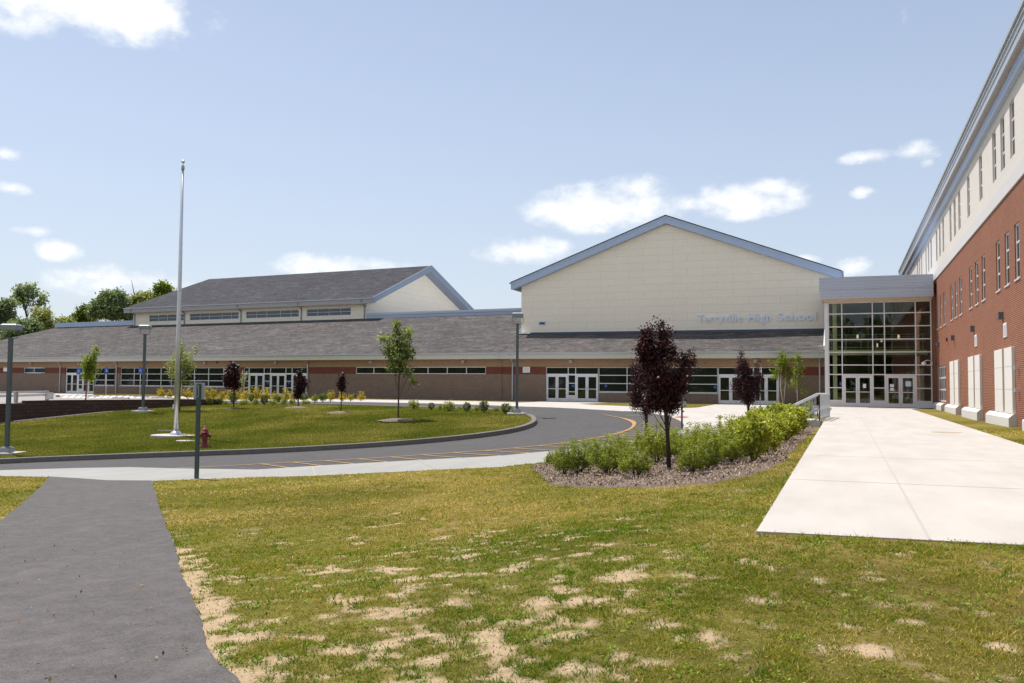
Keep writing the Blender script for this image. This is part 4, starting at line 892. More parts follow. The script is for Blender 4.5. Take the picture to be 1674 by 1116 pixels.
for z in (1.2, 1.98): m = MB(); m.box(wy(35.0),wy(34.86),-.14,0,z,z+.12); m.build('wall_bracket', M['rail'], Wg)
# eaves of the wing: fascia, soffit, metal frieze
xo = -.37; zs_, zt_ = 12.38, 13.20
m = MB(); m.box(x0,x1+.4,xo,xo+.06,zs_,zt_); m.box(x0,x1+.4,xo-.05,xo-.002,zt_-.30,zt_-.26); m.box(x0,x1+.4,xo-.03,xo-.001,zt_-.55,zt_-.53); m.box(x0,x1+.4,xo-.09,xo-.002,zt_-.14,zt_); m.build('fascia', M['gutter'], Wg)
m = MB(); m.quad((x0,xo+.06,zs_+.003),(x0,.0,zs_+.003),(x1+.4,.0,zs_+.003),(x1+.4,xo+.06,zs_+.003)); m.build('soffit', M['brown_soffit'], Wg)
m = MB(); m.box(x0,x1+.2,-.16,-.001,11.92,zs_); m.box(x0,x1+.2,-.172,-.161,12.10,12.13); m.build('metal_frieze', M['blue_metal'], Wg)
m = MB(); m.add([(x0,xo-.08,zt_+.003),(x1+.4,xo-.08,zt_+.003),(x1+.4,7,zt_+1.6),(x0,7,zt_+1.6),(x1+.4,14.6,zt_),(x0,14.6,zt_)],[(0,1,2,3),(3,2,4,5)]); m.build('roof', M['shingle'], Wg)
#@@OBJECTS

# ------------------------------------------------------------------ foliage kit
def leafmesh(name, P, size, mat, aspect=.55, updir=.3, vv=None, sd=0):
    r = np.random.default_rng(sd+5); n = len(P); size = np.broadcast_to(size, n)*r.uniform(.65, 1.3, n)
    a = r.normal(size=(n, 3)); a /= np.linalg.norm(a, axis=1)[:,None]
    nr = r.normal(size=(n, 3)); nr[:,2] = np.abs(nr[:,2])+updir; b = np.cross(a, nr); b /= np.linalg.norm(b, axis=1)[:,None]+1e-9
    a = a*size[:,None]*.5; b = b*size[:,None]*.5*aspect; c = np.cross(a, b); c = c/(np.linalg.norm(c, axis=1)[:,None]+1e-9)*size[:,None]*.08
    V = np.empty((n, 4, 3)); V[:,0] = P-a; V[:,1] = P+b+c; V[:,2] = P+a; V[:,3] = P-b+c
    me = bpy.data.meshes.new(name); me.vertices.add(4*n); me.vertices.foreach_set('co', V.reshape(-1).astype(np.float32))
    me.loops.add(4*n); me.loops.foreach_set('vertex_index', np.arange(4*n, dtype=np.int32)); me.polygons.add(n)
    me.polygons.foreach_set('loop_start', np.arange(0, 4*n, 4, dtype=np.int32))
    me.update(calc_edges=True); me.materials.append(mat)
    v = r.uniform(0, 1, n) if vv is None else np.clip(vv + r.normal(size=n)*.22, 0, 1)
    me.attributes.new('v', 'FLOAT', 'FACE').data.foreach_set('value', v.astype(np.float32)); return me
def linkmesh(name, me, parent=None):
    o = bpy.data.objects.new(name, me); COL.objects.link(o); o.parent = parent; return o
def crown_pts(blobs, per_m3, tw, r, leaf_per=9, inner=.25):
    """leaf positions clumped round twig ends inside the blobs"""
    out, tips, vv = [], [], []
    for x, y, z, a, b_, c, k in blobs:
        n = max(5, int(per_m3*k)); d = r.normal(size=(n, 3)); d /= np.linalg.norm(d, axis=1)[:,None]; q = r.uniform(inner, 1, n)**.6
        t = d*q[:,None]*np.array([a, b_, c])+np.array([x, y, z]); tips.append(t)
        L_ = t[:,None,:]+r.normal(size=(n, leaf_per, 3))*tw; out.append(L_.reshape(-1, 3)); u = r.uniform(.15, .85, n); vv.append(np.repeat(u, leaf_per))
    return np.concatenate(out), np.concatenate(tips), np.concatenate(vv)
def make_tree(name, label, cat, base, trunk, blobs, leaf, tw, per, mat, bark, lp=9, group=None, limbs=16, seed=0, lean=None, aspect=.6, stems=None):
    """trunk: list of (dx,dy,z,r); blobs: (dx,dy,z,rx,ry,rz,weight)"""
    r = np.random.default_rng(seed); root = empty(name, label, cat, base, 0, group)
    P, tips, vv = crown_pts(blobs, per, tw, r, lp); m = MB()
    for st in ([trunk] if not stems else stems): m.tube([(t[0], t[1], t[2]) for t in st], [t[3] for t in st], 8)
    tr = np.array(trunk)
    for i in r.permutation(len(tips))[:limbs]:
        t = tips[i]; zs = max(tr[0,2]+.25*(tr[-1,2]-tr[0,2]), t[2]-abs(np.hypot(t[0]-tr[-1,0], t[1]-tr[-1,1]))*1.5-.15*(tr[-1,2]-tr[0,2])*r.uniform(.2, 1)); zs = min(zs, tr[-1,2])
        s = np.array([np.interp(zs, tr[:,2], tr[:,0]), np.interp(zs, tr[:,2], tr[:,1]), zs]); md = (s+t)/2 + np.array([0, 0, -.06*np.linalg.norm(t-s)])+r.normal(size=3)*.03*np.linalg.norm(t-s)
        r0 = np.interp(zs, tr[:,2], tr[:,3])*.3; m.tube([s, md, t], [r0, r0*.6, r0*.18], 5, False)
    m.build('trunk', bark, root, True)
    linkmesh('crown', leafmesh(name+'_crown', P, leaf, mat, aspect=aspect, vv=vv, sd=seed), root); return root
def px_tree(name, label, cat, bpx, bpy_, trunk, blobs, group=None, depth_at=None, ground=None, **k):
    base = G(bpx, bpy_, .0) if ground is None else ground; s = mpp(base) if depth_at is None else depth_at/F_PX
    view = np.array([-math.sin(YAW), math.cos(YAW)]); 
    # direction to the side as seen from the camera at this bearing
    dx, dy = base[0]-EYE[0], base[1]-EYE[1]; L_ = math.hypot(dx, dy); side = np.array([dy/L_, -dx/L_]); fwd = np.array([dx/L_, dy/L_])
    r = np.random.default_rng(k.get('seed', 0)+50)
    def loc(x, y, dd=0): u = (x-bpx)*s*.985; return (side[0]*u+fwd[0]*dd, side[1]*u+fwd[1]*dd, (bpy_-y)*s)
    tr = [(*loc(x, y), w*s) for x, y, w in trunk]; tr[0] = (tr[0][0], tr[0][1], -.1, tr[0][3])
    bl = []
    for b_ in blobs:
        x, y, rx, ry = b_[:4]; rx *= k.get('slim', 1); w = b_[4] if len(b_) > 4 else 1; dd = r.uniform(-.4, .4)*rx*s
        p = loc(x, y, dd); bl.append((*p, rx*s, rx*s, ry*s, w*rx*ry))
    k.pop('slim', None); return make_tree(name, label, cat, base, tr, bl, group=group, **k)

# near plums in the planting bed
px_tree('plum_tree', 'tall purple plum tree rising from the mulch bed, nearest of the purple trees', 'tree', 1094, 767,
  [(1094,767,4.0),(1092,725,3.4),(1089,680,3.2),(1084,630,2.4),(1081,575,1.2)],
  [(1078,630,26,36,.95),(1068,590,12,24),(1082,566,10,26,.8),(1057,556,11,20,.8),(1053,573,13,20),(1105,632,20,26),(1120,598,6,24,.7),(1129,590,4,9,.5),(1096,660,18,14),(1072,655,22,18),(1098,580,10,16,.6),(1066,541,8,3,.15),(1083,540,3.5,16,.9),(1094,548,3.5,12,.7),(1061,542,6,5,.35),(1054,552,4,12,.5),(1112,600,4,22,.5),(1128,580,3,12,.4),(1051,590,6,20,.5),(1071,530,2,8,.2),(1135,598,4,10,.3)],
  slim=.8, leaf=.052, tw=.055, per=.78, mat=M['plum'], bark=M['bark_dark'], lp=8, limbs=40, seed=3, group='purple leaved plum trees')
px_tree('plum_tree', 'purple plum tree close behind and left of the tallest purple tree', 'tree', 1058, 716,
  [(1058,716,3),(1057,690,2.6),(1055,650,2),(1052,600,1)], [(1048,632,21,36,1.1),(1052,605,14,22),(1040,655,12,18,.8),(1058,660,13,20),(1036,600,7,16,.4),(1032,640,5,10,.3)],
  slim=.85, leaf=.055, tw=.06, per=.95, mat=M['plum'], bark=M['bark_dark'], lp=8, limbs=26, seed=4, group='purple leaved plum trees')
px_tree('plum_tree', 'small purple plum tree in front of the right-hand pair of white doors', 'tree', 1223.5, 697,
  [(1223.5,697,2.2),(1223.5,665,1.9),(1222,630,1.5),(1216,590,.7)], [(1222,635,25,24,1.2),(1216,606,13,20),(1212,584,5,14,.5),(1238,617,11,14,.8),(1205,632,9,14,.7),(1240,600,4,12,.25),(1222,652,13,8,.6)],
  slim=.85, leaf=.062, tw=.065, per=1.1, mat=M['plum'], bark=M['bark_dark'], lp=8, limbs=22, seed=5, group='purple leaved plum trees')
# island trees
px_tree('maple_sapling', 'young green tree with slim trunk standing alone on the island lawn', 'tree', 651, 686,
  [(651,686,1.5),(651,640,1.3),(652,590,1.1),(652,540,.6)], [(650,580,25,22,.9),(645,545,8,18,.6),(665,545,7,14,.5),(630,562,12,16,.6),(668,570,10,20,.6),(640,600,14,10,.4),(662,605,14,10,.4),(622,550,6,8,.25),(676,622,9,6,.2),(668,612,10,4,.2),(645,528,4,8,.3),(654,560,14,22,.6)],
  slim=.92, leaf=.15, tw=.09, per=.25, mat=M['leaf_green'], bark=M['bark'], lp=8, limbs=34, seed=8)
px_tree('maple_sapling', 'thin grey-green tree directly behind the flagpole', 'tree', 293.5, 671,
  [(293.5,671,1.4),(293,630,1.2),(293,590,.9),(294,560,.5)], [(296,590,17,20,.9),(280,600,11,16,.6),(294,566,5,14,.4),(308,600,9,14,.5),(314,572,4,8,.2),(288,618,14,12,.5),(302,626,9,8,.3)],
  leaf=.15, tw=.10, per=.25, mat=M['leaf_olive'], bark=M['bark'], lp=8, limbs=28, seed=9)
px_tree('small_tree', 'slender yellow-green young tree beside the far-left doors', 'tree', 140, 651,
  [(140,651,1.2),(141,625,1.0),(143,590,.7)], [(145,592,11,14,1),(152,573,6,8,.5),(140,610,8,8,.6),(154,600,4,8,.3),(147,614,7,6,.4)],
  leaf=.17, tw=.12, per=.8, mat=M['leaf_birch'], bark=mat_plain('reddish_bark', (.2, .08, .05), .9), lp=8, limbs=16, seed=10, ground=onZ(140, 653, 0))
px_tree('small_plum_tree', 'rounded dark purple tree at the left end of the island shrub row', 'tree', 382, 667,
  [(382,667,1.1),(382,640,1),(380,610,.6)], [(378,616,11,14,1.2),(380,602,7,9,.7),(384,630,7,6,.6),(373,626,6,7,.5)],
  leaf=.14, tw=.09, per=2.0, mat=M['plum'], bark=M['bark_dark'], lp=8, limbs=10, seed=11, group='small dark purple trees on the island')
px_tree('small_plum_tree', 'ragged narrow purple tree before the right end of the glazed entrance', 'tree', 487.5, 665,
  [(487.5,665,1.0),(487.5,640,.9),(488,610,.5)], [(490,628,7,14,1.2),(486,645,5,8,.7),(488,610,3,7,.5),(497,628,4,8,.5)],
  leaf=.13, tw=.09, per=1.8, mat=M['plum'], bark=M['bark_dark'], lp=8, limbs=10, seed=12, group='small dark purple trees on the island')
px_tree('small_plum_tree', 'sparsest purple whip of a tree, rightmost of the small purple ones', 'tree', 557.5, 674,
  [(557.5,674,.9),(557.5,645,.8),(557.5,614,.5)], [(557,622,4,7,1),(559,634,4,6,.8),(555,630,3,5,.5),(558,612,2,4,.3)],
  leaf=.12, tw=.08, per=1.6, mat=M['plum'], bark=M['bark_dark'], lp=8, limbs=8, seed=13, group='small dark purple trees on the island')
def birch(label, stems, blobs, base, seed, mat='leaf_birch', per=.75):
    s0 = stems[0]
    g = onZ(base[0], base[1], 0); s = mpp(g); dx, dy = g[0], g[1]; L_ = math.hypot(dx, dy); side = np.array([dy/L_, -dx/L_])
    loc = lambda x, y: (side[0]*(x-base[0])*s, side[1]*(x-base[0])*s, (base[1]-y)*s)
    sts = [[(*loc(x, y), w*s) for x, y, w in st] for st in stems]; bl = [(*loc(x, y), rx*s, rx*s, ry*s, rx*ry*w) for x, y, rx, ry, w in blobs]
    make_tree('birch_tree', label, 'tree', g, sts[0], bl, .13, .11, per, M[mat], M['bark_birch'], lp=7, limbs=14, seed=seed, stems=sts, group='young birches against the buildings')
birch('light green birch clump with white stems beside the right-hand doors', [[(1280,662,.9),(1276,630,.7),(1279,590,.4)],[(1281,662,.7),(1284,625,.6),(1286,585,.3)]], [(1281,590,9,12,1,),(1275,600,9,10,.7),(1268,612,10,10,.35),(1286,612,6,14,.6),(1279,578,4,6,.7),(1291,604,6,6,.4),(1262,592,5,6,.3)], (1280,662), 21)
birch('narrow yellow-green birch between the doors and the glass lobby', [[(1304,663,.8),(1303,630,.6),(1305,585,.3)]], [(1305,590,3.5,13,1),(1304,612,6,14,.8),(1311,598,4,8,.4),(1299,628,7,12,.35),(1312,640,7,10,.25)], (1304,663), 22)
birch('young birch with thin white stems right of the glazed entrance', [[(527,649,.7),(528,620,.6),(533,590,.3)],[(527,649,.6),(524,620,.5),(520,592,.3)]], [(531,590,9,6,1),(521,596,7,5,.7),(550,586,6,3.5,.6),(541,592,8,5,.5),(516,603,6,4,.4),(535,606,7,6,.2)], (527,649), 23, 'leaf_green', .6)
birch('wispy grey-green birch left of the glazed entrance', [[(395,648,.7),(395,625,.6),(396,605,.3)],[(396,648,.6),(399,625,.5),(402,606,.3)]], [(396,620,7,12,.5),(401,612,5,8,.4),(391,632,6,8,.4)], (395,648), 24, 'leaf_olive', .6)

# mulch rings under the island trees
for (x_, y_, rr), lb in zip([(651,687,.95),(487.5,666.5,.8),(557.5,675,.75),(382,668,.5)], ['under the lone green tree','under the ragged purple tree','under the thin purple whip','under the rounded purple tree']):
    g = G(x_, y_); m = MB(); vs = [(0, 0, .10)]; n = 18
    for ring, (rad, z) in enumerate(((.35, .09), (.75, .05), (1.0, -.02))):
        for k in range(n): t = 2*math.pi*k/n; j = random.uniform(.85, 1.12); vs.append((math.cos(t)*rad*rr*j, math.sin(t)*rad*rr*j, z+random.uniform(-.015, .015)))
    fs = [(0, 1+k, 1+(k+1) % n) for k in range(n)] + [(1+q*n+k, 1+(q+1)*n+k, 1+(q+1)*n+(k+1) % n, 1+q*n+(k+1) % n) for q in range(2) for k in range(n)]
    m.add(vs, fs); o = m.build('mulch_ring', M['mulch']); o.location = g; tag(o, 'low ring of brown mulch '+lb, 'mulch ring', 'mulch rings on the island')

# far trees left of the gym, beyond the school
def far_tree(label, base, blobs, D, trunk=None, per=.5, mat='leaf_wood', leaf=.45, tw=.35, seed=0, limbs=24, lp=9):
    d = ray(*base); k = D; p = EYE+d*k; z0 = p[2]; g = np.array([p[0], p[1], 0.0]); s = D/F_PX; L_ = math.hypot(g[0], g[1]); side = np.array([g[1]/L_, -g[0]/L_])
    loc = lambda x, y: (side[0]*(x-base[0])*s, side[1]*(x-base[0])*s, z0+(base[1]-y)*s)
    bl = [(*loc(x, y), rx*s, rx*s, ry*s, rx*ry*(w[0] if w else 1)) for x, y, rx, ry, *w in blobs]; top = min(b_[1] for b_ in blobs)
    tr = [(0,0,-.1,.22), (*loc(base[0], base[1])[:2], z0*.6, .19), (*loc(base[0]+1, top+4), .07)] if not trunk else [(0,0,-.1,.25)]+[(*loc(x, y), w) for x, y, w in trunk]
    make_tree('woodland_tree', label, 'tree', g, tr, bl, leaf, tw, per, M[mat], M['bark'], lp=lp, limbs=limbs, seed=seed, group='tall trees beyond the low left roof')
far_tree('tallest airy tree with split top, far left above the roof', (45,540), [(33,474,7,7),(31,484,6,9),(40,486,10,7,.8),(48,472,6,7),(53,478,4,5),(42,495,8,6,.5),(62,490,6,10,.6),(66,484,4,8,.5),(56,500,9,6,.35),(72,505,5,5,.5)], 140, trunk=[(45,545,.22),(44,520,.16),(38,495,.1),(36,478,.05)], seed=31, per=.55, limbs=40)
far_tree('rounded tree cut by the left edge of the photo', (5,560), [(8,500,11,10),(2,512,12,12),(14,520,8,9,.8),(16,494,6,6,.6),(0,535,14,12),(18,540,10,8,.6),(-12,515,16,22)], 135, seed=32, per=.75)
far_tree('bushy tree right of the tallest airy tree', (72,560), [(72,517,8,9),(66,525,8,9,.8),(78,527,5,6),(58,512,6,8,.6),(77,536,9,6,1.2),(60,540,9,10)], 138, seed=33, per=.8, mat='leaf_olive')
far_tree('dense dark green tree behind the left lamp head', (38,570), [(38,545,20,13,1.1),(28,535,13,10),(50,535,12,12),(20,555,14,10)], 130, seed=34, per=1.1)
far_tree('small dark tree left of the broad round tree', (135,550), [(134,512,9,9),(128,520,10,8),(141,520,12,9),(138,506,6,5),(122,524,7,6)], 150, seed=35, per=1.3, mat='leaf_dark')
far_tree('broad round crowned tree behind the flat roof edge', (182,550), [(182,492,16,12),(168,500,16,14),(195,497,15,14),(181,508,26,14),(158,510,12,10),(205,512,10,12),(190,482,10,6),(172,484,9,5)], 145, seed=36, per=1.15)
far_tree('olive tree with a bare snag between the round tree and gym roof', (232,545), [(228,487,9,7),(240,485,10,6),(222,495,9,8),(245,492,10,8),(235,498,16,10)], 150, trunk=[(232,545,.2),(226,500,.14),(218,478,.07),(214,458,.03)], seed=37, per=1.2, mat='leaf_olive')
far_tree('light green tree top just left of the flagpole above the gym roof', (266,530), [(264,468,8,6),(272,472,7,5),(258,474,5,6),(266,480,9,7),(262,490,14,9)], 150, seed=38, per=1.3, mat='leaf_birch')
far_tree('low olive tree just over the left end of the flat roof edge', (106,550), [(100,526,6,4),(110,526,6,4),(105,534,12,8)], 140, seed=39, per=1.3, mat='leaf_olive')

# ------------------------------------------------------------------ shrubs
def shrub_proto(kind, seed):
    """unit shrub: 1 m wide, 1 m tall"""
    r = np.random.default_rng(seed); cfg = {'twiggy': (620, .062, .035, 8, 'leaf_shrub', .45), 'rhodo': (300, .13, .05, 7, 'leaf_rhodo', .36), 'yellow': (95, .13, .05, 7, 'leaf_yellow', .5),
      'dark': (130, .11, .045, 8, 'leaf_dark', .55), 'green': (120, .11, .05, 7, 'leaf_shrub', .5)}[kind]
    n, lf, tw, lp, mat, asp = cfg; P, V_ = [], []; m = MB(); ns = 9
    for k in range(n):
        th = r.uniform(0, 2*math.pi); ph = r.uniform(0, 1)**.7
        if kind in ('rhodo', 'dark'):
            d = r.normal(size=3); d /= np.linalg.norm(d); q = r.uniform(.45, 1)**.5; c = np.array([d[0]*.46*q, d[1]*.46*q, .55+d[2]*.42*q])*np.array([1, 1, 1])
        else:
            rad = .5*math.sqrt(r.uniform(0, 1)); hh = (1-.45*(rad/.5)**2)*r.uniform(.25, 1.0)**.7*(1+.14*math.sin(th*3+seed)); c = np.array([math.cos(th)*rad*(.55+.6*hh), math.sin(th)*rad*(.55+.6*hh), hh*.92])
            if kind in ('twiggy', 'yellow') and k % 6 == 0: q_ = k//6 % 11; a_ = q_*2.4+seed; rr_ = .12+.3*((q_*.37) % 1); c = np.array([math.cos(a_)*rr_*1.05, math.sin(a_)*rr_*1.05, .75+.5*r.uniform(0, 1)**1.3]); tw_ = .02
        lump = .12*math.sin(4*th+seed*1.7)+.06*r.normal(); c[:2] *= 1+lump
        q = c+r.normal(size=(lp, 3))*tw*np.array([1, 1, 1.3]); P.append(q); V_.append(np.full(lp, r.uniform(.15, .9)))
        if k % (n//ns) == 0: m.tube([(0+r.normal()*.03, r.normal()*.03, -.05), tuple(c*np.array([.45, .45, .5])), tuple(c)], [.016, .011, .004], 5, False)
    P = np.concatenate(P); P[:,2] = np.maximum(P[:,2], .02)
    return leafmesh(kind+'_shrub', P, lf, M[mat], aspect=asp, vv=np.concatenate(V_), sd=seed), m
PROTO = {}
def shrub(kind, px, py, w, h, label, group, var=None, zfix=None, name='shrub'):
    key = (kind, (var if var is not None else random.randrange(4)))
    g = G(px, py) if zfix is None else onZ(px, py, zfix); s = mpp(g)
    if key not in PROTO:
        me, m = shrub_proto(kind, key[1]*17+len(kind)); root = empty(name, label, 'shrub', g, 0, group); f = linkmesh('foliage', me, root); m.build('stem', M['bark'], root); PROTO[key] = (root, f)
    else: root = copy_tree(PROTO[key][0]); tag(root, label, 'shrub', group); root.location = [float(c) for c in g]
    root.rotation_euler = (0, 0, random.uniform(0, 6.28)); W = w*s*random.uniform(.88, 1.12); root.scale = (W, W*random.uniform(.9, 1.1), h*s*random.uniform(.86, 1.12)); return root
BED = [('twiggy',923,777,34,54,'airy light green shrub at the left tip of the mulch bed'),('twiggy',946,773,36,50,'bushy green shrub second from the left tip of the mulch bed'),
 ('twiggy',906,760,30,22,'low thin shrub by the pavement at the left tip of the bed'),
 ('twiggy',993,774,44,48,'spreading green shrub third along the front of the bed'),('twiggy',1039,778,46,38,'low green shrub left of the nearest purple tree trunk'),
 ('twiggy',1012,750,40,36,'shrub at the pavement side behind the third front shrub'),('twiggy',972,752,34,28,'small shrub at the pavement side near the left tip'),
 ('twiggy',1074,757,44,56,'green shrub just left of the nearest purple tree trunk'),('twiggy',1050,742,36,34,'shrub by the pavement below the second purple tree'),
 ('twiggy',1132,774,46,54,'round green shrub standing forward right of the nearest purple trunk'),('twiggy',1112,752,40,48,'green shrub behind the nearest purple tree trunk on its right'),
 ('twiggy',1145,752,44,52,'green shrub behind the round forward shrub'),('twiggy',1172,756,48,56,'green shrub left of the big forward glossy shrub'),('twiggy',1100,733,34,34,'shrub by the pavement beside the grey sign post'),
 ('twiggy',1188,740,44,52,'green shrub behind and left of the big glossy shrub'),('twiggy',1142,731,36,32,'shrub at the pavement edge in the middle of the bed'),
 ('twiggy',1156,766,34,34,'low green shrub squeezed in right of the round forward shrub'),('twiggy',1020,764,30,30,'small green shrub filling the gap left of the low front one'),('twiggy',1196,757,38,40,'green shrub touching the left side of the big glossy one'),
 ('rhodo',1231,753,62,70,'big glossy yellow-green shrub, nearest of the glossy shrubs to the walkway'),('rhodo',1252,741,50,52,'glossy shrub behind and right of the big glossy shrub'),
 ('rhodo',1212,722,46,46,'glossy shrub just left of the third purple tree'),('rhodo',1262,726,46,48,'glossy bright shrub in the middle of the glossy row'),('rhodo',1282,722,46,54,'glossy shrub nearer the railing, near side of the row'),
 ('rhodo',1241,712,42,44,'glossy shrub on the plaza side right of the third purple tree'),('rhodo',1268,706,40,44,'glossy shrub on the plaza side before the railing'),('rhodo',1300,710,44,52,'glossy dark shrub touching the foot of the railing'),
 ('rhodo',1290,698,36,40,'glossy shrub between the plaza and the railing foot'),('green',1322,690,22,36,'dark green shrub seen through the stair railing')]
for k, px, py, w, h, lb in BED: shrub(k, px, py, w*(1.32 if k == 'twiggy' else 1.08), h*(.90 if k == 'twiggy' else 1.0), lb, 'shrubs in the mulch bed', name='glossy_shrub' if k == 'rhodo' else 'shrub')
ORD = ['first','second','third','fourth','fifth','sixth','seventh','eighth','ninth','tenth','eleventh','twelfth','thirteenth','fourteenth','fifteenth','sixteenth','seventeenth','eighteenth','nineteenth','twentieth','last']
ys = [(263,651.5,13,14),(277,651,12,12),(290,651.5,12,13),(307,652,17,16),(321,652.5,14,14),(338,652.5,14,14),(350,653,14,16),(363,653.5,14,15),(375,654,14,14),(388,654,15,15),(402,654.5,16,16),(418,655,16,17),(434,655.5,17,17),(450,656,15,16),(466,656,15,15),(480,656.5,15,15),(540,656,17,17),(560,656,13,14),(573,655.5,12,12),(590,655,15,13)]
for i, (px, py, w, h) in enumerate(ys): shrub('yellow', px, py, w, h, ORD[i]+' yellow shrub from the left in the golden row before the building', 'golden shrub row')
ds = [(342,662.5,12,13),(359,661.5,14,13),(381,660,14,18),(411,657,12,12),(432,662,15,17),(453,658,13,12),(497,656,14,14),(528,656.5,15,16)]
for i, (px, py, w, h) in enumerate(ds): shrub('dark', px, py, w, h, ORD[i]+' rounded dark green shrub from the left along the island shrub row', 'dark rounded island shrubs')
gs = [(400,661.5,14,11),(418,662,14,11),(446,662,14,11),(464,662,15,14),(478,661,13,11),(500,661,15,9),(515,658,14,14),(369,661.5,12,9),(395,662,10,8)]
for i, (px, py, w, h) in enumerate(gs): shrub('green', px, py, w, h, ORD[i]+' low mid green shrub in the front row of the island planting', 'low green island shrubs')
rs = [('green',676,668.5,22,19,'pale airy shrub nearest the lone green tree at the island back edge'),('dark',705,670,12,13,'small dark shrub right of the pale airy one'),('green',719,670.5,10,10,'smallest light shrub between two darker ones at the island back edge'),
 ('green',734,672,23,21,'widest green shrub of the island back row right half'),('green',752,669.5,9,7,'tiny low shrub right of the widest back row shrub'),('dark',763,673,14,17,'dark upright shrub midway along the right half of the back row'),
 ('green',779,672.5,10,10,'small yellow-green shrub left of the dense one near the third lamp post'),('dark',791,674.5,19,18,'dense dark shrub left of the last lamp post'),('green',811,672.5,11,9,'low pale shrub between the two dense ones by the last lamp post'),
 ('dark',827,676,17,16,'dense dark shrub immediately left of the last lamp post base'),('green',839,675,9,10,'thin yellowish shrub touching the last lamp post base')]
for k, px, py, w, h, lb in rs: shrub(k, px, py, w, h, lb, 'shrubs along the right half of the island back edge')

# ------------------------------------------------------------------ lamp posts, flagpole, signs, hydrant
def lamp_post(px, py, top, label, head=1.0):
    g = G(px, py); H = zat(px, top, g)-g[2]; r = empty('lamp_post', label, 'lamp post', g, YAW, 'parking area lamp posts')
    m = MB(); m.box(-.48,.48,-.48,.48,-.2,.07); m.build('concrete_base', M['concrete'], r, bevel=.02)
    m = MB(); m.box(-.19,.19,-.19,.19,.07,.24); m.box(-.15,.15,-.15,.15,.24,.27); m.build('base_cover', M['pole_head'], r, bevel=.01)
    m = MB(); m.box(-.065,.065,-.065,.065,.27,H-.52); m.build('pole', M['pole'], r)
    m = MB()
    for s in (-1, 1): m.tube([(0,0,H-.56),(s*.12,0,H-.55),(s*.25,0,H-.50),(s*.27,0,H-.42),(s*.27,0,H-.22)], .014, 6)
    m.build('yoke', M['pole'], r, True)
    m = MB(); w_ = .31*head; m.add([(-w_,-.22,H-.24),(w_,-.22,H-.24),(w_,.22,H-.24),(-w_,.22,H-.24),(-w_,-.24,H-.05),(w_,-.24,H-.05),(w_,.24,H-.05),(-w_,.24,H-.05),(-w_*.8,-.16,H),(w_*.8,-.16,H),(w_*.8,.16,H),(-w_*.8,.16,H)],
      [(0,3,2,1),(0,1,5,4),(1,2,6,5),(2,3,7,6),(3,0,4,7),(4,5,9,8),(5,6,10,9),(6,7,11,10),(7,4,8,11),(8,9,10,11)]); m.build('lamp_head', M['pole_head'], r, bevel=.015)
lamp_post(11, 742, 529, 'grey lamp post at the left edge of the photo on the lawn', 1.0)
lamp_post(233.5, 673, 531, 'grey lamp post in front of the retaining wall, left of the flagpole')
lamp_post(845, 677, 511, 'grey lamp post at the right end of the island by the gabled hall', .9)

g = G(287.5, 711.5); H = zat(298.9, 259.5, g)-g[2]; fp = empty('flagpole', 'tall bare silver flagpole with ball finial on the island lawn', 'flagpole', g)
m = MB(); m.lathe([(1.0,-.2),(1.0,.03)],(.0,0,0),28); m.build('concrete_base', M['concrete'], fp)
m = MB(); m.tube([(0,0,.03),(0,0,H*.35),(0,0,H*.7),(0,0,H-.45)], [.098,.09,.066,.042], 20); m.build('pole', M['flagpole'], fp, True)
m = MB(); m.lathe([(.25,.03),(.24,.06),(.19,.14),(.12,.19),(.1,.20)],(0,0,0),24); m.build('collar', M['flagpole'], fp, True)
m = MB(); m.lathe([(.065,-.16),(.07,-.1),(.07,0),(.04,.04),(.015,.05),(.015,.11)],(0,0,H-.32),14); m.build('truck', M['lamp_tan'], fp, True)
m = MB(); m.lathe([(.01,-.075),(.045,-.06),(.07,-.03),(.076,0),(.07,.03),(.045,.06),(.01,.075)],(0,0,H-.12),16); m.build('finial', M['flagpole'], fp, True)
m = MB(); m.tube([(-.10,-.04,1.2),(-.075,-.035,H*.5),(-.055,-.03,H-.5)], .006, 5); m.box(-.16,-.095,-.06,-.03,1.12,1.3); m.build('halyard', M['white'], fp)
g = G(305, 720.5); m = MB(); m.lathe([(.40,-.05),(.40,.02)],(0,0,0),20); o = m.build('ground_cover_plate', M['concrete']); o.location = g; tag(o, 'flat round pale cover in the grass beside the flagpole base', 'cover')
g = G(270, 708.5); bn = empty('edging_bar', 'low pale bar lying in the grass just left of the flagpole', 'bar', g, YAW); m = MB(); m.box(-.33,.33,-.05,.05,.10,.15); m.build('bar', M['joint'], bn); m = MB(); m.box(-.30,-.25,-.04,.04,-.05,.1); m.box(.25,.3,-.04,.04,-.05,.1); m.build('bracket', M['joint'], bn)

# fire hydrant
g = G(334.2, 731); hy = empty('fire_hydrant', 'faded red fire hydrant on the island lawn near the kerb', 'fire hydrant', g, YAW+.2)
m = MB(); m.lathe([(.17,-.05),(.17,.05),(.15,.055),(.15,.08),(.105,.085),(.10,.45),(.105,.52)],(0,0,0),20); m.build('barrel', M['red_paint'], hy, True)
m = MB(); m.lathe([(.105,.52),(.155,.525),(.155,.56),(.13,.565),(.12,.63),(.09,.69),(.05,.72),(.035,.725),(.035,.78),(.01,.785)],(0,0,0),20); m.build('bonnet', M['red_paint'], hy, True)
for s in (-1, 1): m = MB(); m.tube([(s*.08,0,.44),(s*.15,0,.44),(s*.15,0,.44),(s*.205,0,.44),(s*.21,0,.44),(s*.23,0,.44)], [.055,.055,.07,.07,.03,.03], 12); m.build('side_outlet', M['red_paint'], hy)
m = MB(); m.tube([(0,-.07,.38),(0,-.16,.38),(0,-.16,.38),(0,-.2,.38)], [.07,.07,.085,.085], 14); m.build('front_outlet', M['red_paint'], hy)
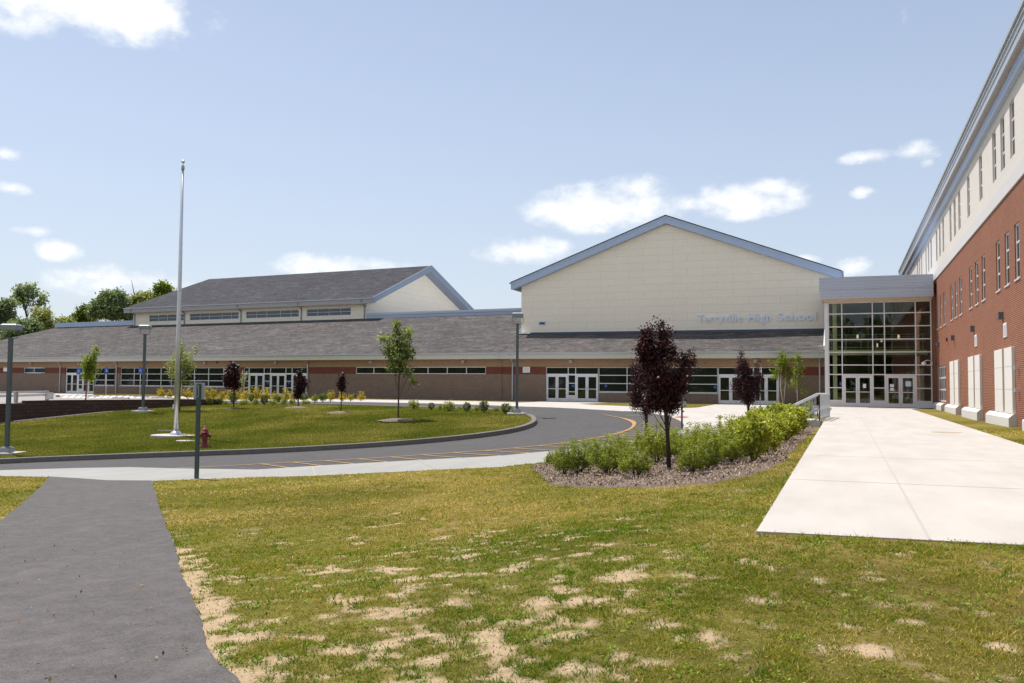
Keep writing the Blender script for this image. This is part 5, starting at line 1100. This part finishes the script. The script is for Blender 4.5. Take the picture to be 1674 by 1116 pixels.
m = MB(); m.tube([(.2,0,.4),(.22,-.03,.25),(.2,-.02,.12)], .01, 5); m.build('chain', M['sign_post'], hy)

# roadside sign seen from behind
g = G(321, 782); H = zat(324, 627, g)-g[2]; sg = empty('road_sign', 'plain back of a rectangular sign on a dark steel post by the path', 'sign', g, YAW)
m = MB(); m.box(-.042,.042,-.03,.0,-.3,H); m.box(-.05,-.036,-.001,.035,-.3,H); m.box(.036,.05,-.001,.035,-.3,H); m.build('post', M['sign_post'], sg)
pw = mpp(g)*18.2; m = MB(); zt2 = H+.02; zb2 = zt2-mpp(g)*27; m.box(-pw/2,pw/2,.04,.046,zb2,zt2); m.build('sign_plate', M['sign_back'], sg, bevel=.002)
m = MB()
for z in (zb2+.07, zt2-.07): m.lathe([(.011,0),(.011,.014)],(0,0,0),8); 
m.v = [(x, -.03-z, y+(zb2+.07 if i < 18 else zt2-.07)) for i, (x, y, z) in enumerate(m.v)]; m.build('bolts', M['alu'], sg)
# slim posts by the plaza
g = G(1114.8, 702.5, 0); H = zat(1114, 640, g)-g[2]; s2 = empty('road_sign', 'grey steel sign post at the plaza corner behind the nearest purple tree', 'sign', g, YAW)
m = MB(); m.tube([(0,0,-.2),(0,0,H)], .035, 10); m.build('post', M['sign_post'], s2); m = MB(); m.box(-.15,.15,-.045,-.04,H-.5,H-.02); m.build('sign_plate', M['sign_back'], s2)
g = G(1243, 684); H = zat(1241, 601, g)-g[2]; s3 = empty('road_sign', 'edge-on white sign on a slim grey post right of the third purple tree', 'sign', g, YAW+R(84))
m = MB(); m.tube([(0,0,-.2),(0,0,H)], .03, 10); m.build('post', M['pole_head'], s3); m = MB(); m.box(-.15,.15,-.045,-.035,H-.5,H); m.build('sign_plate', M['white'], s3)
# blue accessible-parking signs
def wheelchair(m, y, cx_, cz_, s):
    def disc(x, z, r0, r1, a0, a1, n=14):
        for k in range(n):
            t0 = a0+(a1-a0)*k/n; t1 = a0+(a1-a0)*(k+1)/n; m.add([(cx_+s*(x+r0*math.cos(t0)),y,cz_+s*(z+r0*math.sin(t0))),(cx_+s*(x+r1*math.cos(t0)),y,cz_+s*(z+r1*math.sin(t0))),(cx_+s*(x+r1*math.cos(t1)),y,cz_+s*(z+r1*math.sin(t1))),(cx_+s*(x+r0*math.cos(t1)),y,cz_+s*(z+r0*math.sin(t1)))], [(0,1,2,3)])
    disc(0, -.15, .24, .31, R(100), R(380)); disc(-.08, .42, 0, .08, 0, 6.28)
    for a_, b_ in (((-.08,.32),(-.05,.0)),((-.05,.0),(.2,.0)),((.2,.0),(.3,-.32)),((-.07,.18),(.15,.18))):
        p = np.array(a_); q = np.array(b_); d = (q-p)/np.linalg.norm(q-p); n = np.array([-d[1], d[0]])*.035
        c4 = [p+n, p-n, q-n, q+n]; m.add([(cx_+s*u[0], y, cz_+s*u[1]) for u in c4], [(0,1,2,3)])
for px, py, top, lb in [(127.5,645.5,601.5,'blue accessible parking sign in front of the far-left double doors'),(173,645.2,601,'blue accessible parking sign between the small yellow-green tree and the second lamp post'),
    (228.5,645.8,600.5,'blue accessible parking sign just left of the second lamp post'),(295.8,647.5,603,'blue accessible parking sign partly hidden behind the flagpole')]:
    g = onZ(px, py, .0); H = zat(px, top, g)-g[2]; hs = empty('parking_sign', lb, 'sign', g, YAW+R(15), 'blue accessible parking signs')
    m = MB(); m.box(-.03,.03,-.0,.04,-.2,H); m.build('post', M['alu_grey'], hs); m = MB(); m.box(-.17,.17,-.02,-.012,H-.62,H); pl_ = m.build('sign_plate', M['blue_sign'], hs)
    m = MB(); wheelchair(m, -.024, 0, H-.27, .26); m.build('wheelchair_symbol', M['white'], pl_)
# wheel stops in front of the building
for px, py, lb in [(17+180,651.4,'pale concrete wheel stop right of the far-left doors'),(262,650.6,'pale concrete wheel stop left of the golden shrub row'),(230,648.6,'thin pale wheel stop near the blue sign by the second lamp post'),(150,648.2,'pale wheel stop below the small yellow-green tree')]:
    g = onZ(px, py, 0); m = MB(); m.add([(-.9,-.09,-.02),(.9,-.09,-.02),(.9,.09,-.02),(-.9,.09,-.02),(-.88,-.05,.11),(.88,-.05,.11),(.88,.05,.11),(-.88,.05,.11)], [(0,1,5,4),(1,2,6,5),(2,3,7,6),(3,0,4,7),(4,5,6,7)])
    o = m.build('wheel_stop', M['concrete']); o.location = g; o.rotation_euler = (0,0,-BETA); tag(o, lb, 'wheel stop', 'wheel stops by the left wing')
for px, lb in [(94.5,'small dark drain hump by the end of the guard rail'),(147.5,'small dark drain hump below the small yellow-green tree')]:
    g = onZ(px, 648, 0); m = MB(); m.lathe([(.16,-.02),(.15,.08),(.08,.15),(.01,.16)],(0,0,0),12); o = m.build('drain_hump', M['pole'],None,True); o.location = g; tag(o, lb, 'drain')

# retaining wall of dark blocks, stepping up at its left end
wpx = [(-150,704),(0,690.5),(43,684.5),(100,678.5),(200,669.8),(284,664.2)]
wp = [G(x, y+1.5) for x, y in wpx]; rw = empty('retaining_wall', 'dark brown block retaining wall stepping up left of the flagpole', 'wall', wp[-1])
o0 = wp[-1]; m = MB()
def seg(a, b_, z0a, z0b, z1a, z1b, th=.35):
    d = (b_-a)[:2]; d = d/np.hypot(*d); n = np.array([-d[1], d[0]])*th
    A_ = [(a[0],a[1],z0a),(b_[0],b_[1],z0b),(b_[0]+n[0],b_[1]+n[1],z0b),(a[0]+n[0],a[1]+n[1],z0a),(a[0],a[1],z1a),(b_[0],b_[1],z1b),(b_[0]+n[0],b_[1]+n[1],z1b),(a[0]+n[0],a[1]+n[1],z1a)]
    m.add([(x-o0[0], y-o0[1], z-o0[2]) for x, y, z in A_], [(0,1,5,4),(1,2,6,5),(2,3,7,6),(3,0,4,7),(4,5,6,7)])
tl = [zat(0, 659.8, wp[1]), zat(42, 658.8, wp[2])]; tl_ = sum(tl)/2; tr_ = (zat(43, 655.2, wp[2])+zat(284, 652.4, wp[-1]))/2
seg(wp[0], wp[1], wp[0][2]-.4, wp[1][2]-.4, tl_, tl_); seg(wp[1], wp[2], wp[1][2]-.4, wp[2][2]-.4, tl_, tl_)
for i in range(2, 5): seg(wp[i], wp[i+1], wp[i][2]-.4, wp[i+1][2]-.4, tr_, tr_)
e = wp[-1]+np.array([1.2, 3.2, 0]); seg(wp[-1], e, wp[-1][2]-.4, -.6, tr_, tr_)
m.build('blockwork', M['block'], rw)
# turf shelf behind the low part of the wall
# guard rail on the parking edge
gr = empty('guard_rail', 'weathered steel guard rail with stout posts at the far left edge', 'guard rail', onZ(25, 657.5, 0), 0); o0 = onZ(25, 657.5, 0)
P_ = [onZ(-40, 659.5, 0), onZ(25, 657.5, 0), onZ(76, 654.0, 0)]
m = MB(); a_, b_ = P_[0]-o0, P_[2]-o0
for z in (.36, .58): m.bar((a_[0],a_[1]-.1,z),(b_[0],b_[1]-.1,z-.02),.05,.09); m.bar((a_[0],a_[1]-.06,z+.07),(b_[0],b_[1]-.06,z+.05),.03,.05)
m.build('rail', M['alu_grey'], gr)
for q in P_: m = MB(); q = q-o0; m.box(q[0]-.09,q[0]+.09,q[1]-.05,q[1]+.12,-.2,.66); m.build('post', M['lamp_tan'], gr, bevel=.01)
q = P_[2]-o0; m = MB(); m.box(q[0]+.12,q[0]+.52,q[1]-.12,q[1]+.1,.08,.52); m.build('end_panel', M['stone'], gr)

# stair rails down from the walkway to the plaza
zr = lambda x, y, g: zat(x, y, g)
def stair_rail(P0, P1, P2, zl, label):
    """P0 foot, P1 head of the slope, P2 end of the level run; zl = floor heights"""
    r = empty('stair_railing', label, 'railing', P1, 0, 'railings of the side steps'); a = np.array([*P0[:2], zl[0]])-P1; b_ = np.array([*P1[:2], zl[1]])-P1; c = np.array([*P2[:2], zl[1]])-P1; h = 1.0
    up = lambda p, z: (p[0], p[1], p[2]+z); m = MB(); m.tube([up(a, h), up(b_, h), up(c, h)], .035, 8); m.build('top_rail', M['rail'], r)
    m = MB(); m.bar(up(a, .45), up(b_, .45), .05, .10); m.bar(up(b_, .45), up(c, .45), .05, .10); m.bar(up(a, .1), up(b_, .1), .04, .05); m.bar(up(b_, .1), up(c, .1), .04, .05); m.build('lower_rail', M['rail'], r)
    for s, e_ in ((a, b_), (b_, c)):
        n = max(2, int(np.linalg.norm(e_-s)/.14))
        for k in range(n+1):
            p = s+(e_-s)*k/n; m = MB(); w_ = .022 if 0 < k < n else .045
            m.bar(up(p, .0), up(p, h), w_, w_); m.build('baluster' if 0 < k < n else 'post', M['rail'], r)
P1 = onZ(1339.5, 688, 0); z0s = -.75
stair_rail(P1+np.array([-2.0, 0, 0]), P1, P1+np.array([.30, 4.6, 0]), (-1.0, .02), 'pale metal stair railing beside the walkway near the glossy shrubs')
stair_rail(P1+np.array([-2.0, 4.8, 0]), P1+np.array([-.2, 4.8, 0]), P1+np.array([.25, 4.8, 0]), (-.9, .02), 'farther pale metal stair railing, nearer the lobby')
sp = empty('side_steps', 'short concrete steps from the walkway down to the plaza', 'steps', (float(P1[0])+.15, float(P1[1])+1.5, 0))
n = 3
for k in range(n):
    x1_ = -1.75-k*.62; m = MB(); z = -k*abs(z0s)/n; m.box(x1_-.62+1.2,(x1_+1.2) if k else -.12,-1.3,1.5,-.9,z-.004*(k+1)-.01); m.build('step', M['concrete'], sp)
m = MB(); m.box(-2.6,-.12,-1.5,-1.305,-.9,.03); m.build('cheek_wall', M['stone'], sp)

# ------------------------------------------------------------------ near lawn: blades of grass and straw
def grass():
    r = np.random.default_rng(4); n0 = 1150000; d = 3.6*(30/3.6)**r.uniform(0, 1, n0)          # log-uniform distance
    lat = r.uniform(-.70, .70, n0)*d + r.uniform(-.6, .6, n0); x = _vr[0]*lat+_vd[0]*d; y = _vr[1]*lat+_vd[1]*d
    reg = region(x, y); k = reg == -1; x, y, d = x[k], y[k], d[k]
    b_ = bare(x, y)*smooth(24, 15, d); cl = fbm(x*3.1, y*3.1, 4, 77); keep = r.uniform(0, 1, len(x)) < np.clip(1.0-.93*b_**1.3, .07, 1)*np.clip(.35+1.3*(cl-.2), .2, 1)*np.clip(.22+2.6*(fbm(x*13, y*13, 3, 19)-.33), .12, 1); x, y, d, b_, cl = x[keep], y[keep], d[keep], b_[keep], cl[keep]
    n = len(x); z = T(x, y) + (fbm(x*.5, y*.5, 3, 5)-.5)*.03*smooth(40, 8, np.hypot(x, y)) - .004
    edge = np.exp(-(seg_dist(x, y, np.array([(-.76,30),(-.76,8.34),(3.88,8.72),(5,8.8)]))/.16)**2)
    h = r.uniform(.010, .028, n)*(.55+1.0*cl)*(1+1.5*smooth(.06, .45, b_)*(1-b_)) *(1+.8*edge*r.uniform(0, 1, n)); tall = r.uniform(0, 1, n) < .012; h[tall] *= 1.7; h *= np.clip(.9+.02*d, 1, 1.3)
    w = .0034*(d/4.5)**.9*r.uniform(.7, 1.3, n); th = r.uniform(0, 2*math.pi, n); ln = r.normal(size=(n, 2))*h[:,None]*.75
    V = np.zeros((n, 3, 3)); V[:,0] = np.stack([x-np.cos(th)*w, y-np.sin(th)*w, z], 1); V[:,1] = np.stack([x+np.cos(th)*w, y+np.sin(th)*w, z], 1); V[:,2] = np.stack([x+ln[:,0], y+ln[:,1], z+h], 1)
    me = bpy.data.meshes.new('grass'); me.vertices.add(3*n); me.vertices.foreach_set('co', V.reshape(-1).astype(np.float32)); me.loops.add(3*n); me.loops.foreach_set('vertex_index', np.arange(3*n, dtype=np.int32)); me.polygons.add(n)
    me.polygons.foreach_set('loop_start', np.arange(0, 3*n, 3, dtype=np.int32)); me.update(calc_edges=True); me.materials.append(M['blade'])
    dry = fbm(x*.45+7, y*.45, 4, 41); v = np.clip(.40+1.7*(dry-.47)+.25*r.normal(size=n)-.45*smooth(.05, .5, b_), 0, 1)
    me.attributes.new('v', 'FLOAT', 'FACE').data.foreach_set('value', v.astype(np.float32)); o = linkmesh('grass', me); tag(o, 'short patchy lawn grass with dry straw in the foreground', 'grass', kind='stuff'); print('blades', n)
grass()
def island_grass():
    r = np.random.default_rng(14); n0 = 420000; I = np.array(poly['island']); d = 24*(64/24)**r.uniform(0, 1, n0); lat = r.uniform(-.62, .08, n0)*d
    x = _vr[0]*lat+_vd[0]*d; y = _vr[1]*lat+_vd[1]*d; k = inpoly(x, y, poly['island']) & (seg_dist(x, y, isl_arr[::4]) > .16); x, y, d = x[k], y[k], d[k]; n = len(x); z = T(x, y)
    cl = fbm(x*1.3, y*1.3, 4, 71); h = r.uniform(.02, .055, n)*(.6+.8*cl); w = .011*(d/30)*r.uniform(.7, 1.3, n); th = r.uniform(0, 2*math.pi, n); ln = r.normal(size=(n, 2))*h[:,None]*.7
    V = np.zeros((n, 3, 3)); V[:,0] = np.stack([x-np.cos(th)*w, y-np.sin(th)*w, z], 1); V[:,1] = np.stack([x+np.cos(th)*w, y+np.sin(th)*w, z], 1); V[:,2] = np.stack([x+ln[:,0], y+ln[:,1], z+h], 1)
    me = bpy.data.meshes.new('island_grass'); me.vertices.add(3*n); me.vertices.foreach_set('co', V.reshape(-1).astype(np.float32)); me.loops.add(3*n); me.loops.foreach_set('vertex_index', np.arange(3*n, dtype=np.int32)); me.polygons.add(n)
    me.polygons.foreach_set('loop_start', np.arange(0, 3*n, 3, dtype=np.int32)); me.update(calc_edges=True); me.materials.append(M['blade_island'])
    me.attributes.new('v', 'FLOAT', 'FACE').data.foreach_set('value', np.clip(.35+1.4*(fbm(x*.4, y*.4, 4, 44)-.45)+.2*r.normal(size=n), 0, 1).astype(np.float32)); o = linkmesh('island_grass', me); tag(o, 'mown green grass covering the island lawn', 'grass', kind='stuff'); print('island blades', n)
island_grass()
# clover and broad leaved weeds, and a few dead leaves, in the near lawn
r = np.random.default_rng(21); C = []; 
for _ in range(420):
    d_ = 4.2*(12/4.2)**r.uniform(); l_ = r.uniform(-.6, .6)*d_; C.append(np.array([_vr[0]*l_+_vd[0]*d_, _vr[1]*l_+_vd[1]*d_]))
C = np.array(C); C = C[region(C[:,0], C[:,1]) == -1]; P = (C[:,None,:]+r.normal(size=(len(C), 14, 2))*.035).reshape(-1, 2); P = P[region(P[:,0], P[:,1]) == -1]
P = np.column_stack([P, T(P[:,0], P[:,1])+r.uniform(.012, .04, len(P))]); o = linkmesh('weeds', leafmesh('weeds', P, .020, M['weed'], aspect=.75, updir=2.5, sd=8)); tag(o, 'clover and small broad leaved weeds in the near lawn', 'weeds', kind='stuff')
d_ = 4.2*(16/4.2)**r.uniform(0, 1, 500); l_ = r.uniform(-.62, .62, 500)*d_; P = np.column_stack([_vr[0]*l_+_vd[0]*d_, _vr[1]*l_+_vd[1]*d_]); P = P[region(P[:,0], P[:,1]) != 0]; P = np.column_stack([P, T(P[:,0], P[:,1])+.03])
o = linkmesh('leaf_litter', leafmesh('leaf_litter', P, .028, M['litter'], aspect=.6, updir=2.0, sd=9)); tag(o, 'scattered dead leaves and grit on path and lawn', 'leaves', kind='stuff')
# mulch chips
r = np.random.default_rng(9); B_ = np.array(poly['mulch']); x = r.uniform(B_[:,0].min(), B_[:,0].max(), 60000); y = r.uniform(B_[:,1].min(), B_[:,1].max(), 60000)
k = (region(x, y) == REG.index('mulch')) & (r.uniform(0, 1, 60000) < np.clip(22/y, 0, 1)**1.5); x, y = x[k], y[k]; P = np.stack([x, y, T(x, y)+.03+r.uniform(0, .02, len(x))], 1)
o = linkmesh('wood_chips', leafmesh('wood_chips', P, .055, M['chip'], aspect=.35, updir=2.5, sd=2)); tag(o, 'scattered pale wood chips over the planting bed', 'mulch', kind='stuff')
# small stones on the bare soil and the path edge
x = r.uniform(-6, 3, 9000); y = r.uniform(4, 12, 9000); k = (region(x, y) == -1) & (bare(x, y) > .75); x, y = x[k], y[k]; P = np.stack([x, y, T(x, y)+.004], 1)
o = linkmesh('pebbles', leafmesh('pebbles', P, .018, mat_leaf('pebble', [(.20,.15,.11),(.36,.29,.22),(.5,.44,.37)], 0, .9, .1), aspect=.8, updir=1.5, sd=3)); tag(o, 'fine gravel and pebbles on the bare sandy patches', 'gravel', kind='stuff')
# belt of trees across the road behind the photographer (mirrored in the windows)
r = np.random.default_rng(12); bl = []
for k in range(95):
    X_ = -430+k*6.2+r.uniform(-2, 2); hgt = r.uniform(10, 16); bl.append((X_, -58+r.uniform(-6, 6)-.25*max(0, -120-X_)*0, hgt*.5, 4.6, 4, hgt*.5, 30))
P, tips, vv = crown_pts(bl, 12, .7, r, 7); P[:,2] = np.maximum(P[:,2], .1)
m = leafmesh('far_woods', P, 1.1, M['leaf_wood'], aspect=.8, vv=vv, sd=6); o = linkmesh('far_woods', m); tag(o, 'belt of dense woodland mirrored in the windows', 'woods', kind='stuff')
